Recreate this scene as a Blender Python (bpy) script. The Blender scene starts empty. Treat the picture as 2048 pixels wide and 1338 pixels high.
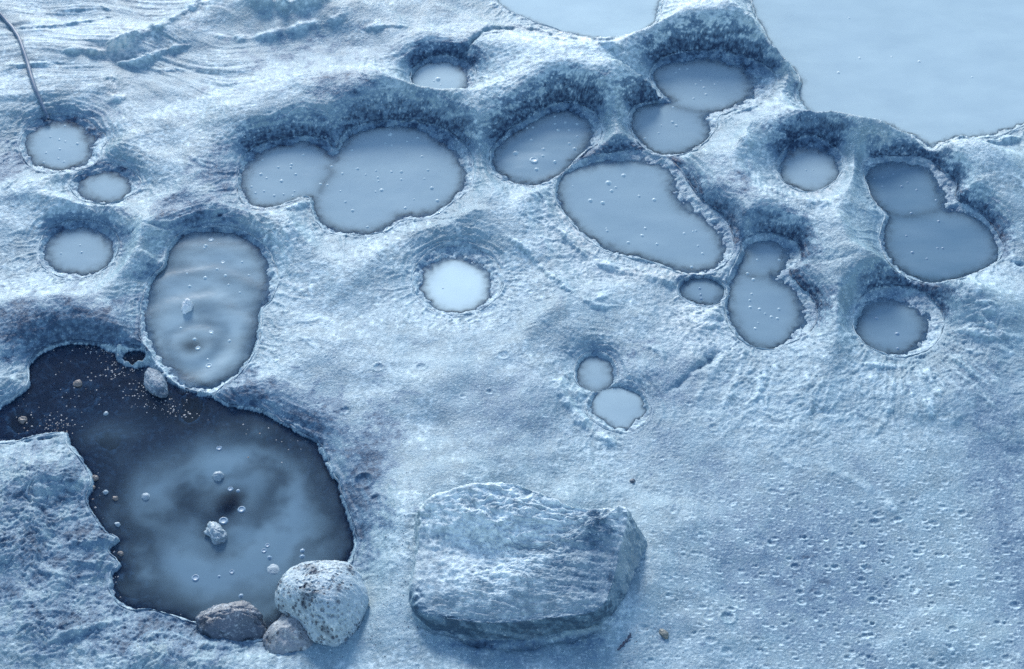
import bpy, bmesh, math, random
import numpy as np
from mathutils import Vector

random.seed(7)
RNG = np.random.default_rng(11)
f32 = np.float32
R = math.radians
S = bpy.context.scene
COL = S.collection

# ------------------------------------------------------------------ camera
CAM_H, PITCH, FOCAL = 4.5, 46.0, 70.0
cd = bpy.data.cameras.new('camera')
cam = bpy.data.objects.new('camera', cd)
COL.objects.link(cam)
cam.location = (0, 0, CAM_H)
cam.rotation_euler = (R(90 - PITCH), 0, 0)
cd.lens = FOCAL
cd.sensor_width = 36
cd.clip_start = 0.1
cd.clip_end = 2000
cd.dof.use_dof = True
cd.dof.focus_distance = 5.75
cd.dof.aperture_fstop = 5.0
S.camera = cam

# ------------------------------------------------------------------ sky and sun
SUN_EL, SUN_AZ = 24.0, -10.0        # azimuth from straight ahead of the camera, minus = left
w = bpy.data.worlds.new('World')
S.world = w
w.use_nodes = True
wn = w.node_tree
sky = wn.nodes.new('ShaderNodeTexSky')
sky.sky_type = 'NISHITA'
sky.sun_disc = False
sky.sun_elevation = R(SUN_EL)
sky.sun_rotation = R(SUN_AZ)
sky.air_density = 1.0
sky.dust_density = 0.2
sky.ozone_density = 0.4
bg = wn.nodes['Background']
bg.inputs['Strength'].default_value = 0.11
wn.links.new(sky.outputs[0], bg.inputs[0])
sd = bpy.data.lights.new('sun', 'SUN')
sd.energy = 1.5
sd.angle = R(12)
sd.color = (1.0, 0.97, 0.93)
sun = bpy.data.objects.new('sun', sd)
COL.objects.link(sun)
ev, az = R(SUN_EL), R(SUN_AZ)
sdir = Vector((math.sin(az) * math.cos(ev), math.cos(az) * math.cos(ev), math.sin(ev)))
sun.rotation_euler = sdir.to_track_quat('Z', 'Y').to_euler()
S.view_settings.view_transform = 'Standard'
S.view_settings.look = 'None'
S.view_settings.exposure = 1.46
S.cycles.use_denoising = False
S.view_settings.gamma = 1.0

# ------------------------------------------------------------------ photo pixel -> place on a level
FP = FOCAL / 36 * 2048
cp, sp = math.cos(R(PITCH)), math.sin(R(PITCH))
def at(px, py, z=0.0):
    a = (px - 1024) / FP
    b = (669 - py) / FP
    dx, dy, dz = a, cp + b * sp, -sp + b * cp
    t = (z - CAM_H) / dz
    return dx * t, dy * t
def at3(px, py, z=0.0):
    x, y = at(px, py, z)
    return (x, y, z)
MM = 0.00156                          # metres per photo pixel near the middle

# ------------------------------------------------------------------ noise
TBL = RNG.random((256, 256)).astype(f32) * 2 * np.pi
GX, GY = np.cos(TBL), np.sin(TBL)
def gnoise(x, y):
    xi = np.floor(x); yi = np.floor(y)
    fx = (x - xi).astype(f32); fy = (y - yi).astype(f32)
    ix = xi.astype(np.int32) & 255; iy = yi.astype(np.int32) & 255
    ix1 = (ix + 1) & 255; iy1 = (iy + 1) & 255
    u = fx * fx * fx * (fx * (fx * 6 - 15) + 10)
    v = fy * fy * fy * (fy * (fy * 6 - 15) + 10)
    a = GX[iy, ix] * fx + GY[iy, ix] * fy
    b = GX[iy, ix1] * (fx - 1) + GY[iy, ix1] * fy
    c = GX[iy1, ix] * fx + GY[iy1, ix] * (fy - 1)
    d = GX[iy1, ix1] * (fx - 1) + GY[iy1, ix1] * (fy - 1)
    return ((a + (b - a) * u) * (1 - v) + (c + (d - c) * u) * v) * f32(1.5)
def fbm(x, y, o=4, g=0.5, seed=0.0):
    s = 0; a = 1.0
    for i in range(o):
        s = s + a * gnoise(x + seed + 17.3 * i, y - seed * 1.7 + 9.1 * i)
        x = x * 2.03; y = y * 2.03; a *= g
    return s
def ridged(x, y, o=4, g=0.5, seed=0.0):
    s = 0; a = 1.0
    for i in range(o):
        n = 1 - np.abs(gnoise(x + seed + 31.7 * i, y + seed * 2.3 - 5.9 * i)) * 1.6
        s = s + a * np.clip(n, 0, 1) ** 2
        x = x * 2.07; y = y * 2.07; a *= g
    return s
def sstep(a, b, x):
    t = np.clip((x - a) / (b - a), 0, 1)
    return t * t * (3 - 2 * t)
def craters(x, y, cell, rmin, rmax, prob, seed, ex=1.0):
    """little burst-bubble pits with raised rims; returns relief in units of pit radius times radius"""
    gx = np.floor(x / cell).astype(np.int32); gy = np.floor(y / cell).astype(np.int32)
    rs = np.random.default_rng(seed)
    JX, JY, JR, JP = (rs.random((256, 256)).astype(f32) for _ in range(4))
    out = np.zeros_like(x); rimlit = np.zeros_like(x)
    for dx in (-1, 0, 1):
        for dy in (-1, 0, 1):
            i = (gx + dx) & 255; j = (gy + dy) & 255
            cx = (gx + dx + JX[j, i]) * cell; cy = (gy + dy + JY[j, i]) * cell
            r = rmin + (rmax - rmin) * JR[j, i] ** 2.5
            q = np.sqrt((x - cx) ** 2 + ((y - cy) * ex) ** 2) / r
            h = np.where(q < 1, (q * q - 1) * 0.17, 0) + 0.165 * np.exp(-((q - 1.06) / 0.2) ** 2)
            out += np.where(JP[j, i] < prob, h * r, 0).astype(f32)
            rimlit = np.maximum(rimlit, np.where((JP[j, i] < prob) & (cy > y), np.exp(-((q - 0.98) / 0.30) ** 2) * sstep(0.1, 0.75, (cy - y) * ex / r) * (0.45 + 0.55 * JR[i, j]), 0)).astype(f32)  # near half of each rim only, to be coloured as if lit
    return out, rimlit

# ------------------------------------------------------------------ outlines
def spline(pts, n=7, closed=True):
    p = np.array(pts, dtype=float)
    m = len(p); out = []
    for i in range(m if closed else m - 1):
        if closed:
            a, b, c, d = p[(i - 1) % m], p[i], p[(i + 1) % m], p[(i + 2) % m]
        else:
            a, b, c, d = p[max(i - 1, 0)], p[i], p[i + 1], p[min(i + 2, m - 1)]
        for k in range(n):
            t = k / n
            out.append(0.5 * ((2 * b) + (c - a) * t + (2 * a - 5 * b + 4 * c - d) * t * t + (3 * b - a - 3 * c + d) * t ** 3))
    if not closed:
        out.append(p[-1])
    return np.array(out)
def ell(cx, cy, rx, ry, rot=0, n=14):
    o = []
    for k in range(n):
        a = 2 * math.pi * k / n
        x, y = rx * math.cos(a), ry * math.sin(a)
        c, s = math.cos(R(rot)), math.sin(R(rot))
        o.append((cx + x * c - y * s, cy + x * s + y * c))
    return o
def world(pts, z=0.0):
    return np.array([at(a, b, z) for a, b in pts])

POOLS = []
def pool(label, W, Rm, bank=0.04, L=0.07, dw=0.06, pale=0.5, up=(0, 1), lip=1.0, clear=0.0115, group='round blue mud pools in the grey clay', deep=0.055, edge=0.0, ds=1.05):
    POOLS.append(dict(label=label, W=world(spline(W)), R=world(spline(Rm), 0.006), bank=bank, L=L, dw=dw, pale=pale,
                      up=up, lip=lip, clear=clear, group=group, deep=deep, edge=edge, ds=ds))

pool('pale round mud pool with a hose end at its back rim', ell(117, 292, 62, 46), [(40, 290), (52, 258), (85, 235), (130, 229), (170, 240), (200, 262), (213, 277), (203, 300), (196, 323), (165, 340), (120, 345), (75, 342), (48, 320)], 0.02, 0.05, 0.04, 0.55, ds=0.45)
pool('small round mud pool tucked against the right of the pool with the hose', ell(211, 376, 46, 28), [(141, 372), (160, 350), (200, 326), (240, 333), (272, 350), (282, 372), (262, 393), (225, 408), (190, 409), (158, 398)], 0.015, 0.04, 0.03, 0.55, ds=0.4)
pool('wide two-lobed mud pool dotted with many bubbles, left of the tilted oval pool',
     [(487, 375), (490, 350), (510, 320), (545, 300), (590, 290), (630, 292), (655, 310), (668, 325), (680, 308), (690, 288), (715, 270), (750, 258), (790, 254), (830, 262), (870, 280), (905, 310), (925, 345), (920, 375), (900, 400), (870, 420), (840, 430), (803, 430), (775, 450), (745, 462), (700, 465), (665, 455), (640, 435), (630, 410), (625, 394), (600, 396), (565, 410), (530, 412), (500, 402)],
     [(479, 390), (477, 350), (492, 312), (523, 290), (557, 282), (610, 274), (650, 282), (670, 298), (692, 268), (740, 248), (800, 243), (870, 253), (920, 283), (942, 318), (946, 352), (935, 383), (900, 412), (860, 437), (805, 444), (765, 466), (700, 472), (650, 462), (627, 430), (620, 398), (598, 398), (560, 412), (520, 420), (490, 410)],
     0.075, 0.06, 0.085, 0.45)
pool('tilted oval mud pool with one big bubble ring, touching the dark back bank',
     [(988, 330), (992, 305), (1014, 280), (1050, 255), (1095, 232), (1130, 226), (1165, 238), (1180, 262), (1170, 290), (1150, 315), (1120, 345), (1090, 362), (1055, 366), (1020, 358), (998, 345)],
     [(980, 330), (985, 300), (1010, 270), (1060, 235), (1100, 214), (1140, 206), (1180, 220), (1202, 255), (1195, 288), (1170, 308), (1150, 323), (1112, 357), (1080, 372), (1030, 370), (993, 354)],
     0.08, 0.06, 0.095, 0.35)
pool('large bean-shaped mud pool in the middle, running down to the right',
     [(1120, 368), (1135, 347), (1170, 337), (1215, 327), (1270, 324), (1320, 335), (1340, 360), (1345, 390), (1370, 420), (1405, 440), (1430, 465), (1443, 495), (1438, 520), (1420, 536), (1385, 541), (1340, 532), (1300, 518), (1250, 506), (1200, 486), (1162, 458), (1132, 425), (1120, 395)],
     [(1112, 378), (1120, 350), (1150, 328), (1200, 312), (1290, 302), (1345, 325), (1378, 368), (1400, 400), (1450, 440), (1466, 480), (1462, 512), (1440, 538), (1400, 552), (1360, 547), (1300, 526), (1230, 510), (1180, 484), (1140, 443), (1114, 405)],
     0.06, 0.05, 0.055, 0.4, (0.55, 0.8))
pool('two-lobed mud pool with a dark bank behind, left of the big lake',
     [(1310, 150), (1325, 134), (1365, 126), (1410, 123), (1460, 130), (1488, 147), (1498, 170), (1488, 195), (1460, 213), (1424, 222), (1400, 226), (1414, 258), (1405, 283), (1370, 303), (1330, 306), (1300, 298), (1275, 272), (1265, 238), (1280, 217), (1310, 209), (1345, 206), (1335, 190), (1318, 172)],
     [(1300, 150), (1318, 122), (1370, 106), (1440, 104), (1505, 122), (1548, 150), (1545, 176), (1530, 196), (1490, 217), (1438, 235), (1432, 258), (1410, 287), (1385, 305), (1340, 315), (1298, 305), (1266, 272), (1258, 236), (1274, 211), (1322, 200), (1322, 190), (1305, 168)],
     0.08, 0.055, 0.085, 0.4)
pool('small round mud pool at the end of the upper groove, with a smooth dark bank', ell(878, 160, 52, 34), [(822, 165), (826, 140), (850, 120), (885, 113), (925, 120), (948, 140), (950, 165), (930, 184), (895, 193), (855, 190), (832, 180)], 0.05, 0.045, 0.07, 0.75, clear=0.008)
pool('round mud pool below the lake shore, ringed by a rumpled collar', ell(1618, 341, 56, 40), [(1555, 345), (1558, 315), (1580, 290), (1615, 275), (1655, 285), (1680, 310), (1682, 345), (1660, 372), (1620, 386), (1580, 375)], 0.07, 0.06, 0.085, 0.5)
pool('deep blue figure-eight mud pool at the right edge below the lake',
     [(1735, 352), (1750, 336), (1790, 328), (1830, 330), (1860, 350), (1875, 380), (1880, 405), (1888, 420), (1930, 430), (1970, 455), (1993, 490), (1985, 522), (1950, 543), (1890, 560), (1850, 560), (1810, 543), (1780, 510), (1770, 470), (1782, 440), (1770, 420), (1745, 392)],
     [(1729, 355), (1733, 322), (1780, 314), (1850, 318), (1882, 342), (1912, 370), (1912, 400), (1960, 428), (2002, 480), (1998, 518), (1950, 548), (1890, 567), (1840, 566), (1790, 542), (1764, 500), (1761, 460), (1770, 430), (1746, 400)],
     0.05, 0.05, 0.05, 0.12, (0.7, 0.7), 0.5)
pool('blue mud pool with a small round head joined to a larger body',
     [(1492, 510), (1504, 492), (1530, 487), (1558, 495), (1572, 515), (1562, 538), (1540, 548), (1548, 560), (1580, 580), (1598, 610), (1598, 640), (1578, 672), (1550, 692), (1520, 694), (1492, 680), (1468, 650), (1460, 612), (1464, 570), (1478, 540)],
     [(1480, 512), (1490, 480), (1538, 468), (1590, 488), (1600, 520), (1578, 545), (1594, 568), (1622, 598), (1634, 635), (1616, 667), (1572, 691), (1535, 701), (1500, 693), (1465, 665), (1451, 622), (1453, 575), (1464, 542)],
     0.06, 0.045, 0.08, 0.3, (0.75, 0.66))
pool('smallest blue mud pool, left of the pool with a round head', ell(1406, 583, 42, 25, 6), ell(1404, 582, 49, 31, 6), 0.02, 0.03, 0.03, 0.25, ds=.6)
pool('deep blue round mud pool at the lower right with a broken pale shelf', ell(1781, 654, 66, 50), [(1705, 645), (1712, 612), (1740, 585), (1785, 575), (1840, 585), (1875, 615), (1886, 650), (1868, 690), (1830, 712), (1785, 715), (1740, 697), (1714, 670)], 0.06, 0.05, 0.07, 0.22, (0.4, 0.9))
pool('brightest milky round pool, alone in the middle of the clay', ell(912, 572, 64, 52), [(826, 565), (836, 528), (868, 503), (915, 494), (960, 503), (995, 530), (1004, 568), (988, 602), (950, 625), (905, 632), (862, 620), (835, 595)], 0.012, 0.045, 0.025, 0.95, ds=0.35)
pool('shallow pale puddle with a scalloped white skin, lower of a pair', [(1189, 815), (1193, 795), (1210, 781), (1237, 776), (1262, 784), (1280, 800), (1281, 826), (1264, 842), (1236, 853), (1212, 842), (1195, 830)], [(1172, 815), (1182, 788), (1210, 772), (1250, 770), (1285, 788), (1300, 818), (1288, 848), (1250, 866), (1210, 856), (1182, 838)], 0.008, 0.04, 0.03, 0.62, (0.75, 0.6), 0.3, 0.005, deep=0.012, ds=0.4)
pool('tiny pale hollow of mud above the scalloped puddle', ell(1190, 750, 33, 35, 20), [(1148, 748), (1158, 718), (1188, 703), (1220, 713), (1236, 742), (1230, 768), (1206, 784), (1180, 782), (1158, 772)], 0.012, 0.04, 0.04, 0.55, (0.7, 0.7), 0.3, 0.012, deep=0.02, ds=0.5)
pool('round mud pool by the left edge, above the dark bank', ell(160, 503, 63, 44), [(78, 510), (84, 480), (108, 455), (150, 443), (200, 449), (232, 472), (236, 500), (222, 528), (190, 550), (150, 560), (108, 550), (84, 530)], 0.025, 0.04, 0.04, 0.5, ds=0.7)
pool('tall oval mud pool with wave rings and a white stone in it',
     [(345, 500), (372, 472), (420, 466), (470, 471), (505, 492), (525, 525), (530, 560), (520, 600), (512, 640), (508, 680), (490, 720), (460, 750), (430, 768), (395, 768), (355, 745), (328, 710), (306, 670), (297, 630), (303, 590), (315, 555), (335, 530)],
     [(338, 495), (372, 462), (420, 455), (475, 460), (522, 487), (548, 525), (556, 565), (542, 600), (523, 622), (522, 665), (506, 712), (480, 747), (450, 770), (420, 790), (375, 785), (335, 755), (305, 715), (283, 680), (281, 640), (286, 600), (300, 560), (330, 530)],
     0.015, 0.05, 0.03, 0.42, deep=0.09, clear=0.02, edge=0.004, ds=0.5)
pool('large dark pool with cloudy plumes and stones, lower left',
     [(2, 840), (30, 805), (62, 772), (68, 730), (102, 703), (150, 693), (200, 698), (230, 720), (260, 735), (300, 740), (330, 765), (380, 785), (420, 800), (460, 822), (510, 828), (560, 852), (605, 880), (632, 900), (650, 940), (672, 985), (690, 1040), (700, 1080), (695, 1110), (660, 1150), (600, 1180), (560, 1215), (525, 1250), (490, 1265), (400, 1240), (350, 1225), (310, 1215), (255, 1205), (232, 1180), (232, 1150), (247, 1130), (228, 1100), (247, 1080), (217, 1060), (197, 1030), (183, 1000), (193, 960), (172, 915), (147, 885), (138, 862), (80, 862), (20, 875)],
     [(-60, 850), (0, 810), (25, 798), (55, 770), (60, 725), (98, 694), (150, 684), (205, 690), (240, 700), (285, 698), (320, 735), (350, 768), (400, 780), (430, 792), (465, 812), (512, 817), (562, 842), (612, 872), (642, 892), (660, 932), (682, 980), (702, 1040), (712, 1080), (706, 1118), (680, 1170), (600, 1230), (560, 1270), (490, 1285), (400, 1252), (350, 1234), (310, 1223), (250, 1216), (222, 1182), (222, 1148), (238, 1130), (218, 1100), (238, 1078), (208, 1062), (188, 1030), (173, 1000), (183, 960), (163, 922), (138, 892), (128, 868), (80, 872), (20, 886), (-60, 895)],
     0.006, 0.06, 0.05, 0.0, deep=0.05, clear=1.0, edge=0.006, ds=0.5)
pool('pale lake bay cut off by the top edge of the view',
     [(985, -140), (978, -60), (1000, 5), (1055, 36), (1120, 60), (1180, 73), (1232, 75), (1280, 65), (1306, 40), (1314, 0), (1330, -70), (1335, -150), (1150, -200)],
     [(975, -140), (966, -60), (990, 2), (1050, 36), (1120, 62), (1180, 76), (1232, 79), (1286, 68), (1316, 42), (1326, 0), (1342, -70), (1345, -155), (1150, -215)],
     0.02, 0.05, 0.02, 0.85, lip=0.9, clear=0.005)
pool('wide pale blue lake filling the top right corner',
     [(1520, -150), (1507, -50), (1508, 10), (1527, 52), (1553, 102), (1592, 140), (1606, 165), (1600, 190), (1615, 215), (1645, 230), (1700, 238), (1760, 240), (1800, 257), (1840, 276), (1862, 288), (1885, 278), (1930, 268), (1980, 266), (2020, 254), (2060, 240), (2160, 230), (2600, 180), (2900, -100), (2400, -500), (1800, -400)],
     [(1510, -150), (1500, -50), (1503, 12), (1522, 56), (1548, 106), (1588, 143), (1600, 166), (1590, 192), (1606, 222), (1640, 238), (1700, 247), (1760, 250), (1800, 268), (1840, 288), (1862, 304), (1885, 289), (1930, 278), (1980, 277), (2020, 264), (2060, 250), (2160, 240), (2620, 190), (2950, -100), (2430, -540), (1790, -430)],
     0.02, 0.05, 0.02, 0.68, lip=0.9, clear=0.005)

# ------------------------------------------------------------------ the ground grid
def axis(a, b, step, far):
    core = np.arange(a, b + step, step)
    def grow(s):
        o = []; d = step; x = 0
        while x < far:
            d *= 1.35; x += d; o.append(x)
        return np.array(o)
    g = grow(step)
    return np.concatenate([(a - g)[::-1], core, core[-1] + g])
x0, _ = at(-60, -40); x1, _ = at(2108, -40)
_, y0 = at(1024, 1338 + 60); _, y1 = at(1024, -50)
XS = axis(x0, x1, 0.0031, 120.0)
YS = axis(y0, y1, 0.0038, 120.0)
NX, NY = len(XS), len(YS)
X, Y = (a.astype(f32) for a in np.meshgrid(XS, YS))
def gauss_px(cx, cy, rx, ry, rot=0):
    """soft ellipse on the ground around a photo point, radii in photo pixels"""
    wx, wy = at(cx, cy, 0.02)
    ax, _ = at(cx + rx, cy, 0.02); _, by = at(cx, cy - ry, 0.02)
    sx, sy = abs(ax - wx), abs(by - wy)
    c, s = math.cos(R(rot)), math.sin(R(rot))
    dx, dy = X - wx, Y - wy
    u = (dx * c + dy * s) / sx; v = (-dx * s + dy * c) / sy
    return np.exp(-(u * u + v * v)).astype(f32)

ST = 3
IX = np.arange(0, NX, ST); IY = np.arange(0, NY, ST)
if IX[-1] != NX - 1: IX = np.append(IX, NX - 1)
if IY[-1] != NY - 1: IY = np.append(IY, NY - 1)
CX, CY = np.meshgrid(XS[IX], YS[IY])
def upsample(A):
    fx = np.interp(np.arange(NX), IX, np.arange(len(IX))); fy = np.interp(np.arange(NY), IY, np.arange(len(IY)))
    i = np.minimum(fx.astype(int), len(IX) - 2); j = np.minimum(fy.astype(int), len(IY) - 2)
    tx = (fx - i).astype(f32); ty = (fy - j).astype(f32)[:, None]
    A = A.astype(f32)
    r0 = A[j][:, i] * (1 - tx) + A[j][:, i + 1] * tx
    r1 = A[j + 1][:, i] * (1 - tx) + A[j + 1][:, i + 1] * tx
    return r0 * (1 - ty) + r1 * ty
def poly_dist(px, py, P, closed=True):
    """distance, inside flag, nearest point"""
    best = np.full(px.shape, 1e9); bx = np.zeros(px.shape); by = np.zeros(px.shape)
    ins = np.zeros(px.shape, bool)
    n = len(P)
    for k in range(n if closed else n - 1):
        ax, ay = P[k]; cx, cy = P[(k + 1) % n]
        ex, ey = cx - ax, cy - ay
        t = np.clip(((px - ax) * ex + (py - ay) * ey) / (ex * ex + ey * ey + 1e-12), 0, 1)
        qx = ax + t * ex; qy = ay + t * ey
        d = (px - qx) ** 2 + (py - qy) ** 2
        m = d < best
        best = np.where(m, d, best); bx = np.where(m, qx, bx); by = np.where(m, qy, by)
        if closed:
            cond = (ay > py) != (cy > py)
            if cond.any():
                xi = ex * (py - ay) / (ey if abs(ey) > 1e-12 else 1e-12) + ax
                ins ^= cond & (px < xi)
    return np.sqrt(best), ins, bx, by
def field(P, margin=0.6, closed=True):
    m = (CX > P[:, 0].min() - margin) & (CX < P[:, 0].max() + margin) & (CY > P[:, 1].min() - margin) & (CY < P[:, 1].max() + margin)
    D = np.full(CX.shape, margin * 1.2); QX = CX.copy(); QY = CY - 1.0
    d, ins, bx, by = poly_dist(CX[m], CY[m], P, closed)
    D[m] = np.where(ins, -d, d); QX[m] = bx; QY[m] = by
    return upsample(D), upsample(QX), upsample(QY)

wob = (fbm(X * 14, Y * 14, 3, 0.55, 3.1) * 0.006 + fbm(X * 70, Y * 70, 3, 0.6, 8.8) * 0.0028).astype(f32)
inframe = (sstep(-0.35, 0.0, X - x0) * sstep(-0.35, 0.0, x1 - X) * sstep(-0.35, 0, Y - y0) * sstep(-0.35, 0, y1 - Y)).astype(f32)

for p in POOLS:
    p['d'], p['qx'], p['qy'] = field(p['R'])
    p['w'], _, _ = field(p['W'], 0.3)
dmin = POOLS[0]['d'].copy(); own = np.zeros(dmin.shape, np.int16)
for i, p in enumerate(POOLS[1:], 1):
    m = p['d'] < dmin
    dmin = np.where(m, p['d'], dmin); own[m] = i

# broad form
base = 0.035 + 0.030 * fbm(X * 1.1, Y * 1.1, 3, 0.5, 1.0) + 0.012 * fbm(X * 4, Y * 4, 3, 0.5, 5.0)
BUMPS = [  # px, py, rx, ry, rot, height
    (1130, 110, 150, 50, 0, 0.05), (1420, 60, 110, 40, 0, 0.06), (1560, 110, 40, 90, 30, 0.05), (1180, 190, 90, 60, 0, 0.03),
    (700, 190, 250, 60, 0, 0.05), (260, 90, 110, 26, 8, 0.02), (330, 60, 130, 26, 25, 0.022), (560, 20, 130, 30, -10, 0.05), (640, 60, 160, 40, 0, 0.03),
    (220, 175, 40, 26, 0, 0.02), (1700, 275, 120, 30, -8, 0.04), (1960, 330, 100, 50, 0, 0.05), (1990, 420, 90, 60, 0, 0.04), (1500, 330, 70, 90, 0, 0.03),
    (1690, 460, 80, 80, 0, 0.035), (1900, 620, 130, 70, 0, 0.03), (1250, 620, 160, 60, 0, 0.02), (640, 540, 130, 60, 0, 0.02), (560, 470, 70, 30, 0, 0.02),
    (100, 395, 90, 26, 0, 0.025), (300, 480, 50, 40, 30, 0.03), (60, 620, 120, 60, 0, 0.03), (90, 1000, 110, 130, 0, 0.05), (90, 1230, 130, 90, 0, 0.03),
    (380, 1320, 170, 50, 0, 0.05), (800, 1150, 60, 150, 0, 0.05), (1050, 1120, 260, 130, 0, 0.02), (1300, 1130, 50, 100, 0, 0.015), (1700, 1100, 500, 330, 0, -0.035),
    (620, 900, 120, 160, 0, -0.01)]
for a, b, c, d, e, h in BUMPS:
    base += h * gauss_px(a, b, c, d, e)
base = np.maximum(base, 0.012 + 0.3 * (base - 0.012)).astype(f32)

second = np.full(X.shape, 9.0, f32)
for i, p in enumerate(POOLS):
    second = np.where((own != i) & (p['d'] < second), p['d'], second)
bown = np.zeros_like(X)
for i, p in enumerate(POOLS):
    cc = ((X - p['qx']) * p['up'][0] + (Y - p['qy']) * p['up'][1]) / np.maximum(p['d'], 0.004)
    bown = np.where(own == i, sstep(-0.6, 0.6, cc), bown)
LB = 0.05 + 0.10 * (1 - bown) * sstep(0.5, 0.0, dmin) * sstep(0.0, 0.12, second - dmin)
H = 0.006 + base * (1 - np.exp(-np.maximum(dmin, 0) / LB))
dampn = fbm(X * 16, Y * 16, 5, 0.62, 21.0)
damp2 = fbm(X * 60, Y * 60, 4, 0.6, 22.0)
damp_shade = np.zeros_like(X); lipm = np.zeros_like(X); stri = np.zeros_like(X)  # tone mask for wet mud and for painted shade
warp1 = fbm(X * 5, Y * 5, 3, 0.5, 41.0)
wq = fbm(X * 11, Y * 11, 3, 0.55, 61.0)
for i, p in enumerate(POOLS):
    d = p['d'] + wob * 0.8
    dp = np.maximum(d, 1e-4)
    c = ((X - p['qx']) * p['up'][0] + (Y - p['qy']) * p['up'][1]) / np.maximum(p['d'], 0.004)
    c = np.clip(c, -1, 1)
    near = (p['d'] > 0) & (p['d'] < 0.55)
    other = np.ones_like(X)
    for j, q in enumerate(POOLS):
        if j != i:
            other = np.minimum(other, sstep(0.0, 0.06, q['d']))
    b = sstep(-0.15, 0.85, c)
    L = p['L']
    mound = 0.64 * p['bank'] * (0.2 + 0.8 * b) * (1 - np.exp(-dp / (L * 0.95))) * np.exp(-(dp / (L * 2.9)) ** 2) * 1.15
    H += np.where(near, mound * other, 0)
    # layered inner slope that follows the rim
    terr = ridged(p['qx'] * 4 + warp1 * 0.6, p['d'] * 42 + warp1 * 0.9 + p['qy'] * 1.5, 3, 0.6, 3.0 + i) - 0.75
    H += np.where(near, terr * 0.0068 * np.exp(-dp / 0.05) * sstep(0, 0.012, dp) * other * (0.35 + 0.65 * b), 0)
    # thin raised rim
    lip = p['lip'] * (0.0065 * np.exp(-((d - 0.006) / 0.0065) ** 2)) * (0.75 + 0.5 * fbm(p['qx'] * 30, p['qy'] * 30, 2, 0.5, i))
    H += np.where(own == i, lip, 0)
    lipm = np.maximum(lipm, np.where(own == i, np.exp(-((d - 0.004) / 0.007) ** 2), 0))
    # furrows running down to the rim
    fr = ridged(p['qx'] * 26 + warp1 * 0.9, p['qy'] * 26 + p['d'] * 9 + warp1, 3, 0.55, 2.0 * i)
    stri = np.maximum(stri, np.where(near & (p['d'] < 0.3), (1 - 0.9 * sstep(0.0, 0.6, b)) * (fr - 0.75) * np.exp(-dp / 0.09) * sstep(0.0, 0.02, dp), 0))
H += stri * 0.0075
YH = (Y + 1.6 * H).astype(f32)
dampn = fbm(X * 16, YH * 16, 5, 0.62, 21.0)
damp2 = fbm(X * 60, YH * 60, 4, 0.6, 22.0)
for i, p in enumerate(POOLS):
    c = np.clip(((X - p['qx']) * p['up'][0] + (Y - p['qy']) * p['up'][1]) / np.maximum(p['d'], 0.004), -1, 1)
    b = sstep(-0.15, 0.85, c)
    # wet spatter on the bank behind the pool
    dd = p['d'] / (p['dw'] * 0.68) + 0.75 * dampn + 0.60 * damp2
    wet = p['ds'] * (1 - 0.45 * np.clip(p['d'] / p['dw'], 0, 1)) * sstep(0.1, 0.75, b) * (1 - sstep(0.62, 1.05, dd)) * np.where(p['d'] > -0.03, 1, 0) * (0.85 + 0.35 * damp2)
    damp_shade = np.maximum(damp_shade, np.where(p['d'] < 0.5, wet, 0))

# inside the pools: a rough shelf, then the deep basin
shelf_tex = (fbm(X * 45, Y * 45, 4, 0.6, 55.0) * 0.0035 + fbm(X * 16, Y * 16, 3, 0.5, 56.0) * 0.004).astype(f32)
for i, p in enumerate(POOLS):
    ins = (p['d'] <= 0.0) | ((p['d'] < 0.01) & (own == i))
    a = np.maximum(-(p['d'] + wob * 0.8), 0)
    wd = p['w'] + wob * 0.7
    out = np.maximum(wd, 0); inn = np.maximum(-wd, 0)
    t = np.where(a + out > 1e-6, a / (a + out + 1e-6), 0)
    wide = sstep(0.004, 0.022, a + out)
    sh = 0.006 + 0.0055 * wide * (1 - t) ** 1.3 - (0.0125 + p['edge']) * t * (1 - 0.15 * wide) + shelf_tex * sstep(0, 0.25, t) * (0.6 + 0.4 * wide)
    deep = -np.minimum(inn * 0.55, p['deep'])
    z = sh + deep
    H = np.where((own == i) & (p['d'] <= 0), z, H)

# low drowned sills where two round pools have run together
for pts in ([(1326, 198), (1350, 212), (1378, 220), (1402, 226)], [(1772, 424), (1800, 432), (1840, 430), (1886, 418)], [(1478, 542), (1505, 552), (1535, 553), (1562, 541)], [(655, 335), (664, 345), (650, 362), (640, 385)]):
    P_ = world(spline(pts, 8, False))
    d_, _, _ = field(P_, 0.1, False)
    d_ = np.abs(d_) + np.abs(wob)
    H = np.where((dmin < 0) & (d_ < 0.06), np.maximum(H, -0.0062 - d_ * 0.45), H)
# ridges, grooves and cracks traced on the ground: points, half width (px), height
def line(pts, wpx, h):
    P = world(spline(pts, 6, False), 0.03)
    mg = wpx * MM * 4 + 0.02
    a, b = np.searchsorted(XS, [P[:, 0].min() - mg, P[:, 0].max() + mg]); c, d_ = np.searchsorted(YS, [P[:, 1].min() - mg, P[:, 1].max() + mg])
    sl = (slice(c, d_), slice(a, b))
    xx, yy = X[sl], Y[sl]
    if xx.size == 0: return sl, 0
    d, _, qx, qy = poly_dist(xx, yy, P, False)
    d = np.abs(d) + wob[sl] * 1.3
    e = np.minimum(np.hypot(xx - P[0, 0], yy - P[0, 1]), np.hypot(xx - P[-1, 0], yy - P[-1, 1]))
    k = sstep(-0.004, 0.06, e) * np.clip(0.75 + 0.9 * fbm(qx * 14, qy * 14, 2, 0.5, 6.0), 0.15, 1.3)
    return sl, (h * k * np.exp(-(d / (wpx * MM * (0.55 + 0.6 * k))) ** 2)).astype(f32)
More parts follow.
